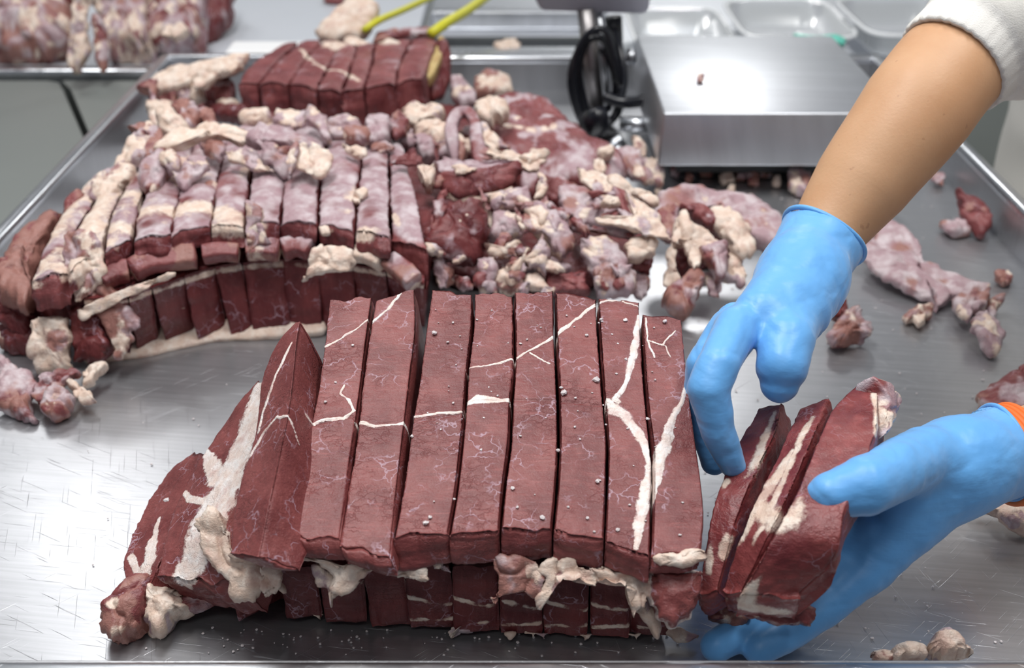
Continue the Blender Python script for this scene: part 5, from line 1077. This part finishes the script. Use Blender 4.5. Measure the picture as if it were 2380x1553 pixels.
# ================================================================== hands and worker
def glove_mat():
    m, nt, B = mat_new('blue_nitrile'); T = NT(nt); tc = T.n('ShaderNodeTexCoord').outputs['Object']
    c = T.mix(T.noise(tc, 22, 3), (.115, .38, .80, 1), (.17, .47, .88, 1)); T.l(c, B.inputs['Base Color'])
    B.inputs['Roughness'].default_value = .42; B.inputs['Specular IOR Level'].default_value = .45
    B.inputs['Sheen Weight'].default_value = .25; B.inputs['Sheen Roughness'].default_value = .4
    h = T.math('ADD', T.noise(tc, 60, 3), T.math('MULTIPLY', T.noise(T.mapping(tc, (25, 25, 110), (.5, .3, 0)), 1, 3), .8))
    bp = T.n('ShaderNodeBump'); bp.inputs['Strength'].default_value = .35; bp.inputs['Distance'].default_value = .002
    T.l(h, bp.inputs['Height']); T.l(bp.outputs[0], B.inputs['Normal']); return m
def skin_mat():
    m, nt, B = mat_new('skin'); T = NT(nt); tc = T.n('ShaderNodeTexCoord').outputs['Object']
    c = T.mix(T.ss(T.noise(tc, 14, 4), .3, .7), (.56, .30, .155, 1), (.62, .36, .20, 1))
    c = T.mix(T.math('MULTIPLY', T.ss(T.noise(tc, 120, 2), .70, .78), .5), c, (.36, .17, .09, 1)); T.l(c, B.inputs['Base Color'])
    B.inputs['Roughness'].default_value = .5; B.inputs['Subsurface Weight'].default_value = .12; B.inputs['Subsurface Radius'].default_value = (.01, .004, .002)
    bp = T.n('ShaderNodeBump'); bp.inputs['Strength'].default_value = .25; bp.inputs['Distance'].default_value = .0006
    T.l(T.noise(tc, 380, 3), bp.inputs['Height']); T.l(bp.outputs[0], B.inputs['Normal']); return m
M_GLOVE, M_SKIN = glove_mat(), skin_mat()
M_COAT = simple('white_cotton', (.78, .76, .71), .85, bump=(700, .5, .0008))
M_KNIT = simple('white_knit', (.82, .80, .76), .9, bump=(900, .6, .0008))
M_ORANGE = simple('orange_band', (.80, .16, .02), .55)
M_HAIR = simple('dark_hair', (.02, .015, .012), .6)
M_TROUS = simple('white_trousers', (.60, .60, .58), .8)

worker = empty('person', (.86, .85, -.9), 'person in a white coat reaching in from the right with two blue gloves, gripping meat', 'person')
q = lambda *p: un(*p)
wr1 = q(1912, 545, .204); el1 = q(2290, 75, .345)
wr2 = q(2345, 1052, .100); el2 = np.array([.66, .74, .19]); sh1 = np.array([.74, .98, .47]); sh2 = np.array([.76, .66, .44])
k1 = [q(1868, 625, .19), wr1, q(2000, 425, .242), q(2060, 355, .264), q(2135, 250, .298), el1, (el1+sh1)/2+[0, 0, .0], sh1, (sh1+sh2)/2+[.05, 0, .05], sh2, (sh2+el2)/2, el2, el2*.5+wr2*.5, wr2, q(2250, 1070, .105)]
rr = [.024, .0312, .0408, .0440, .0482, .047, .046, .055, .06, .055, .047, .042, .038, .029, .024]
nA = 220; P_ = crom(np.array(k1), nA)
for _ in range(60): P_[1:-1] = P_[1:-1]*.5+.25*(P_[:-2]+P_[2:])

PA = P_.copy(); d_ = np.r_[0, np.cumsum(np.linalg.norm(np.diff(P_, axis=0), axis=1))]
kk = [d_[np.argmin(np.linalg.norm(P_-p, axis=1))] for p in k1]
V, F = tube(P_, np.interp(d_, kk, rr), 56, flat=.93)
V = np.array(V); V += np.stack([fbm(V, 16, 3, 2), fbm(V, 16, 4, 2), fbm(V, 16, 5, 2)], 1)*.0016
build('arms', V, F, M_SKIN, worker)

def sdf_part(name, chains, h, mat, parent, k=.008, cuts=(), disp=None, **kw):
    V, F = sdf_body(chains, h, k, cuts=cuts)
    for _ in range(2):           # light smoothing
        A_ = np.zeros_like(V); n = np.zeros(len(V))
        for a, b in ((0, 1), (1, 2), (2, 3), (3, 0)):
            np.add.at(A_, F[:, a], V[F[:, b]]); np.add.at(A_, F[:, b], V[F[:, a]]); np.add.at(n, F[:, a], 1); np.add.at(n, F[:, b], 1)
        V = V*.5+.5*A_/n[:, None]
    if disp: N = normals(V, F); V = V+N*disp(V)[:, None]
    return build(name, V, F, mat, parent, **kw)
def cuff_cut(c, ax, r, depth):
    ax = ax/np.linalg.norm(ax)
    def f(X, Y, Z):
        s = (X-c[0])*ax[0]+(Y-c[1])*ax[1]+(Z-c[2])*ax[2]
        rad = np.sqrt(np.maximum((X-c[0])**2+(Y-c[1])**2+(Z-c[2])**2-s*s, 0))
        hole = -np.maximum(rad-r, -(s+depth))
        near = np.sqrt((X-c[0])**2+(Y-c[1])**2+(Z-c[2])**2) < .09
        return np.where(near, np.maximum(s, hole), -1.0)
    return f
def ring(name, c, ax, r, t, mat, parent, squash=1.0, wob=0, n=64, **kw):
    ax = ax/np.linalg.norm(ax); e1 = np.cross(ax, [0, 0, 1.0]); e1 /= np.linalg.norm(e1); e2 = np.cross(ax, e1)
    a = np.linspace(0, 2*np.pi, n+1)
    P = c+np.outer(np.cos(a)*r, e1)+np.outer(np.sin(a)*r*squash, e2)+np.outer(wob*np.sin(2*a+.6), ax)
    V, F = tube(P, t, 14, up=tuple(ax), cap=False); return build(name, V, F, mat, parent, **kw)
def wr_(V, sc, s, a): return fbm(V*np.array([1, 1, 1]), sc, s, 3)*a

# upper (right) hand
c1 = q(1908, 528, .212); ax1 = q(2010, 420, .245)-q(1880, 620, .195); _i = np.argmin(np.linalg.norm(P_[:60]-q(1905, 548, .205), axis=1)); c1 = P_[_i]; ax1 = P_[_i+2]-P_[_i-2]
g1 = [
 ([c1+ax1/np.linalg.norm(ax1)*.012, c1, q(1878, 610, .198), q(1862, 650, .195)], [.0372, .0362, .0335, .033]),
 ([q(1862, 640, .198), q(1775, 735, .196), q(1712, 770, .19)], [.030, .023, .0150], .016),
 ([q(1870, 650, .192), q(1850, 720, .19), q(1832, 760, .187)], [.030, .027, .021], .014),
 ([q(1712, 765, .196), q(1668, 850, .190), q(1646, 905, .178), q(1668, 1000, .150), q(1702, 1080, .122)], [.0165, .0150, .0148, .0125, .0102], .007),   # index
 ([q(1700, 765, .186), q(1640, 850, .168), q(1628, 925, .142), q(1640, 1010, .112), q(1660, 1075, .090)], [.0165, .0145, .0135, .0115, .0098], .004),  # middle
 ([q(1710, 750, .172), q(1660, 830, .145), q(1640, 900, .118), q(1640, 960, .088), q(1655, 1010, .065)], [.0160, .0138, .0125, .011, .0095], .003),
 ([q(1740, 750, .158), q(1700, 820, .130), q(1672, 880, .102), q(1668, 925, .080), q(1672, 960, .062)], [.0150, .0125, .0115, .010, .009], .003),
 ([q(1845, 700, .190), q(1828, 790, .190), q(1818, 850, .180), q(1812, 892, .168)], [.0215, .0205, .0190, .0140], .006),  # thumb
]
def gw(V):
    a = fbm(V, 38, 60, 3)*.0012+fbm(V, 110, 63, 2)*.0005
    fo = 1-np.abs(fbm(V*np.array([1, 1, 1.6])+fbm(V, 25, 66, 2)[:, None]*.01, 26, 65, 2))*3; a = a-np.clip(fo, 0, 1)**3*.0005
    return a
gl1 = sdf_part('glove', g1, .0019, M_GLOVE, worker, k=.010, cuts=[cuff_cut(c1, ax1, .0330, .015)], disp=gw, label='upper blue glove, fingers pointing down')
ring('glove_cuff_bead', c1, ax1, .0362, .0022, M_GLOVE, gl1, squash=1.0, wob=.002)
# lower (left) hand
c2 = q(2325, 1052, .103); ax2 = q(2420, 1030, .108)-q(2230, 1075, .104)
g2 = [
 ([q(2335, 1050, .103), q(2270, 1075, .108), q(2230, 1082, .110)], [.0365, .0335, .033]),
 ([q(2240, 1075, .112), q(2165, 1090, .115), q(2110, 1120, .110)], [.032, .030, .026], .014),
 ([q(2150, 1062, .130), q(2080, 1095, .142), q(2010, 1130, .148), q(1935, 1150, .146), q(1912, 1152, .144)], [.022, .0205, .0200, .0155, .012], .008),   # thumb
 ([q(2200, 1120, .100), q(2110, 1200, .082), q(2040, 1265, .062)], [.030, .026, .020], .014),
 ([q(2120, 1180, .088), q(2060, 1280, .062), q(2010, 1330, .048)], [.024, .0185, .0165], .010),
 ([q(2020, 1320, .050), q(1940, 1390, .034), q(1850, 1455, .022), q(1765, 1508, .015)], [.0175, .0150, .0145, .0120], .005),  # ring finger nearest
 ([q(2010, 1290, .054), q(1900, 1370, .032), q(1780, 1440, .018), q(1665, 1502, .0165)], [.0165, .0140, .0130, .0118], .003),
 ([q(2010, 1260, .062), q(1920, 1320, .042), q(1820, 1370, .026), q(1730, 1410, .018)], [.0165, .0135, .0125, .0105], .003),
 ([q(2020, 1225, .075), q(1940, 1270, .056), q(1860, 1310, .040), q(1790, 1340, .030)], [.016, .0130, .012, .010], .003),
]
gl2 = sdf_part('glove', g2, .0019, M_GLOVE, worker, k=.010, cuts=[cuff_cut(c2, ax2, .0335, .02)], disp=gw, label='lower blue glove, thumb on top of the meat')
ring('glove_cuff_bead', c2, ax2, .0360, .0020, M_GLOVE, gl2, wob=.002)
cb = q(2352, 1085, .088)
for k in range(4): ring('wristband', q(2350, 1058, .100)+ax2/np.linalg.norm(ax2)*(.0035*k-.006), ax2, .0355+.0006*k, .0026, M_ORANGE, worker, label='orange coiled wristband' if k == 0 else None)
# sleeve with knit cuff, coat
sx = el1-q(2180, 190, .318); sx /= np.linalg.norm(sx)
sp = [q(2205, 172, .322), q(2232, 143, .331), q(2262, 112, .340), q(2300, 70, .352), q(2370, -10, .375)]
i0 = int(np.argmin(np.linalg.norm(PA-q(2212, 166, .318), axis=1))); i1 = int(np.argmin(np.linalg.norm(PA-sh1, axis=1))); P_ = resample(PA[i0:i1], 130); d_ = np.r_[0, np.cumsum(np.linalg.norm(np.diff(P_, axis=0), axis=1))]
R_ = np.interp(d_, [0, .004, .024, .034, .05, .12, .3], [.0490, .0505, .0520, .0575, .064, .072, .085])
V, F = tube(P_, R_, 72, flat=1.0, cap=False); V = np.array(V).reshape(130, 72, 3)
ang = np.linspace(0, 2*np.pi, 72, endpoint=False)
rib = np.where(d_ < .028, 1, 0)[:, None]*np.cos(ang*30)[None]*.0011
fold = sstep(.03, .06, d_)[:, None]*(fbm(V.reshape(-1, 3), 16, 9, 3).reshape(130, 72)*.009)
V = P_[:, None]+(V-P_[:, None])*(1+(rib+fold)/R_[:, None])[:, :, None]
V = V.reshape(-1, 3); F = [f for f in F]
# separate cuff and sleeve
nc_ = int(np.argmax(d_ > .029))
cf = grid_faces(nc_+1, 72)[:, ::-1]; inner = [len(V)+i for i in range(72)]
Vc = np.vstack([V[:72*(nc_+1)], P_[0]+(V[:72]-P_[0])*.90+ sx*.002, P_[3]+(V[:72]-P_[0])*.88])
fc = cf.tolist(); b0 = 72*(nc_+1)
for i in range(72):
    j = (i+1) % 72; fc += [[i, j, b0+j, b0+i][::1], [b0+i, b0+j, b0+72+j, b0+72+i]]
build('knit_cuff', Vc, fc, M_KNIT, worker)
Vs = V[72*nc_:]; build('sleeve', Vs, (grid_faces(130-nc_, 72)[:, ::-1]).tolist(), M_COAT, worker)
V, F = tube(crom(np.array([el2+[-.02, 0, 0], (el2+sh2)/2, sh2]), 40), np.linspace(.052, .085, 40), 40); V = np.array(V); V += np.stack([fbm(V, 18, 9, 3)]*3, 1)*.004
build('sleeve', V, F, M_COAT, worker)
def worker_body(par, cx, cy, h, lean, nm='coat', arms=()):
    b = np.array([cx, cy, 0])
    ch = [([b+[.05, 0, -.15], b+[.03, 0, .10], b+[lean*.6, 0, .30], b+[lean, 0, .46]], [.18, .165, .17, .13]),
          ([b+[lean, -.15, .47], b+[lean, .15, .47]], [.085, .085], .05), ([b+[.05, -.06, -.15], b+[.05, -.06, -.45]], [.15, .17], .05), ([b+[.05, .06, -.15], b+[.05, .06, -.45]], [.15, .17], .05)]
    ch += [(a, [.085, .075], .05) for a in arms]
    sdf_part(nm, ch, .014, M_COAT, par, k=.05, disp=lambda V: fbm(V, 7, 5, 3)*.010)
    for s in (-.09, .09):
        V, F = tube([b+[.05, s, -.42], b+[.05, s, -.6], b+[.05, s, -.88]], [.085, .07, .055], 24); build('trouser_leg', V, F, M_TROUS, par)
        V, F = tube([b+[.10, s, -.865], b+[.02, s, -.862], b+[-.12, s, -.872]], [.04, .045, .028], 20); build('boot', V, F, M_BLACK, par)
    hp = b+[lean-.06, 0, .70]
    sdf_part('head', [([b+[lean, 0, .50], b+[lean-.02, 0, .62]], [.055, .05]), ([hp+[.02, 0, .02], hp+[-.01, 0, -.05]], [.088, .062], .02), ([hp+[-.075, 0, -.005], hp+[-.092, 0, -.025]], [.010, .014], .012),
                      ([hp+[0, .085, -.02], hp+[0, .09, .0]], [.014, .016], .006), ([hp+[0, -.085, -.02], hp+[0, -.09, .0]], [.014, .016], .006)], .008, M_SKIN, par, k=.01)
    sdf_part('hair', [([hp+[.035, 0, .045], hp+[.05, 0, .01]], [.086, .072])], .012, M_HAIR, par, k=.01)
worker_body(worker, .86, .84, 1.6, -.06, arms=[([.78, .97, .47], [.70, .96, .44])])
w2 = empty('person', (1.02, 1.62, -.9), 'second person beyond the right tray rim, only a strip of white coat in view', 'person')
worker_body(w2, .852, 1.54, 1.6, .02)

# ================================================================== the piece in the hands
M_HELD = meat_mat('meat_held', (.14, .024, .028), (.26, .062, .060), vein=.5, grain=(90, 90, 420), crack=.2, rough=.3)
def held(L, R, D, label, seams, seed, **kw):
    slab('meat_slice', [q(*p) for p in L], [q(*p) for p in R], np.array(D[0]), np.array(D[1]), M_HELD, nt=110, ntop=36, nside=22, amp=.0016, seed=seed, rag=.004, paintfn=paint3([([q(*p) for p in s], hw) for s, hw in seams]), label=label, cat='meat slice', **kw)
held([(2000, 885, .165), (1935, 945, .165), (1895, 1030, .160), (1855, 1130, .150), (1800, 1235, .135), (1760, 1310, .118), (1722, 1385, .095)],
     [(2040, 890, .170), (2040, 985, .168), (2010, 1080, .160), (1968, 1180, .150), (1955, 1260, .138), (1925, 1320, .118), (1862, 1385, .095)],
     ([.012, .0, -.04], [.0, .004, -.022]), 'thick slice held between the two gloves, dark red with pale tendon lines',
     [([(1960, 905, .168), (1920, 1040, .165), (1870, 1170, .155)], .0016), ([(1868, 1140, .152), (1842, 1195, .145), (1808, 1215, .14)], [.003, .009, .007]), ([(1800, 1225, .14), (1760, 1350, .112), (1735, 1400, .09)], [.002, .004, .007]),
      ([(2030, 900, .17), (2042, 960, .168), (2035, 1010, .165)], .003), ([(1815, 1290, .13), (1760, 1360, .105), (1730, 1390, .09)], .003), ([(1725, 1405, .085), (1790, 1425, .08), (1830, 1410, .08)], .005)], 2001)
patch('meat_end', [(2010, 884), (2048, 900), (2080, 932), (2064, 985), (2045, 1020), (2030, 985), (2032, 940)], .160, M_HELD, bias=(-.15, .1, -.1), tilt=20, side=40, thick=.02, seed=2003, label='pinkish end face at the top of the thick held slice', cat='meat piece')
patch('meat_end', [(1712, 1402), (1760, 1370), (1810, 1345), (1850, 1370), (1880, 1410), (1878, 1455), (1820, 1452), (1750, 1440), (1722, 1425)], .062, M_HELD, bias=(-9, -9, -.2), tilt=50, thick=.028, seed=2004, spots=[(1838, 1372, 24, 0, 1), (1722, 1415, 12, 0, 1), (1760, 1432, 12, 0, .9)], na=110, nr=24, label='rounded lower end of the held meat with a white fat corner', cat='meat piece')
held([(1862, 950, .140), (1830, 1010, .140), (1790, 1090, .135), (1745, 1180, .125), (1705, 1280, .105), (1680, 1370, .080)],
     [(1925, 930, .150), (1890, 1015, .150), (1850, 1110, .143), (1800, 1215, .132), (1760, 1300, .112), (1722, 1375, .088)],
     ([.02, .0, -.05], [.01, .004, -.022]), 'middle of the three slices being lifted, with pale ridges along its length',
     [([(1885, 965, .15), (1835, 1090, .14), (1775, 1210, .13), (1720, 1390, .08)], .0028), ([(1840, 1045, .143), (1800, 1110, .137), (1740, 1210, .122), (1700, 1380, .075)], [.002, .005, .004, .005]), ([(1760, 1180, .127), (1800, 1205, .133)], .009)], 2011)
held([(1762, 955, .120), (1720, 1020, .120), (1680, 1110, .115), (1650, 1220, .100), (1632, 1320, .080), (1615, 1380, .065)],
     [(1818, 935, .130), (1800, 1010, .130), (1760, 1090, .125), (1718, 1190, .112), (1690, 1290, .090), (1668, 1370, .072)],
     ([.02, .0, -.05], [.01, .004, -.022]), 'darkest of the three slices being lifted, nearest the front block',
     [([(1800, 950, .13), (1760, 1070, .125), (1712, 1180, .11), (1680, 1290, .09)], [.002, .004, .003, .004]), ([(1690, 1120, .115), (1662, 1210, .10), (1645, 1330, .08)], .0028)], 2021)
patch('meat_scrap', [(1640, 1400), (1690, 1392), (1740, 1420), (1735, 1450), (1700, 1458), (1650, 1440)], .030, M_HELD, bias=(-.3, -9, .0), tilt=40, thick=.02, seed=2031, label='dark ragged meat end just above the lower glove fingertips', cat='meat scrap')
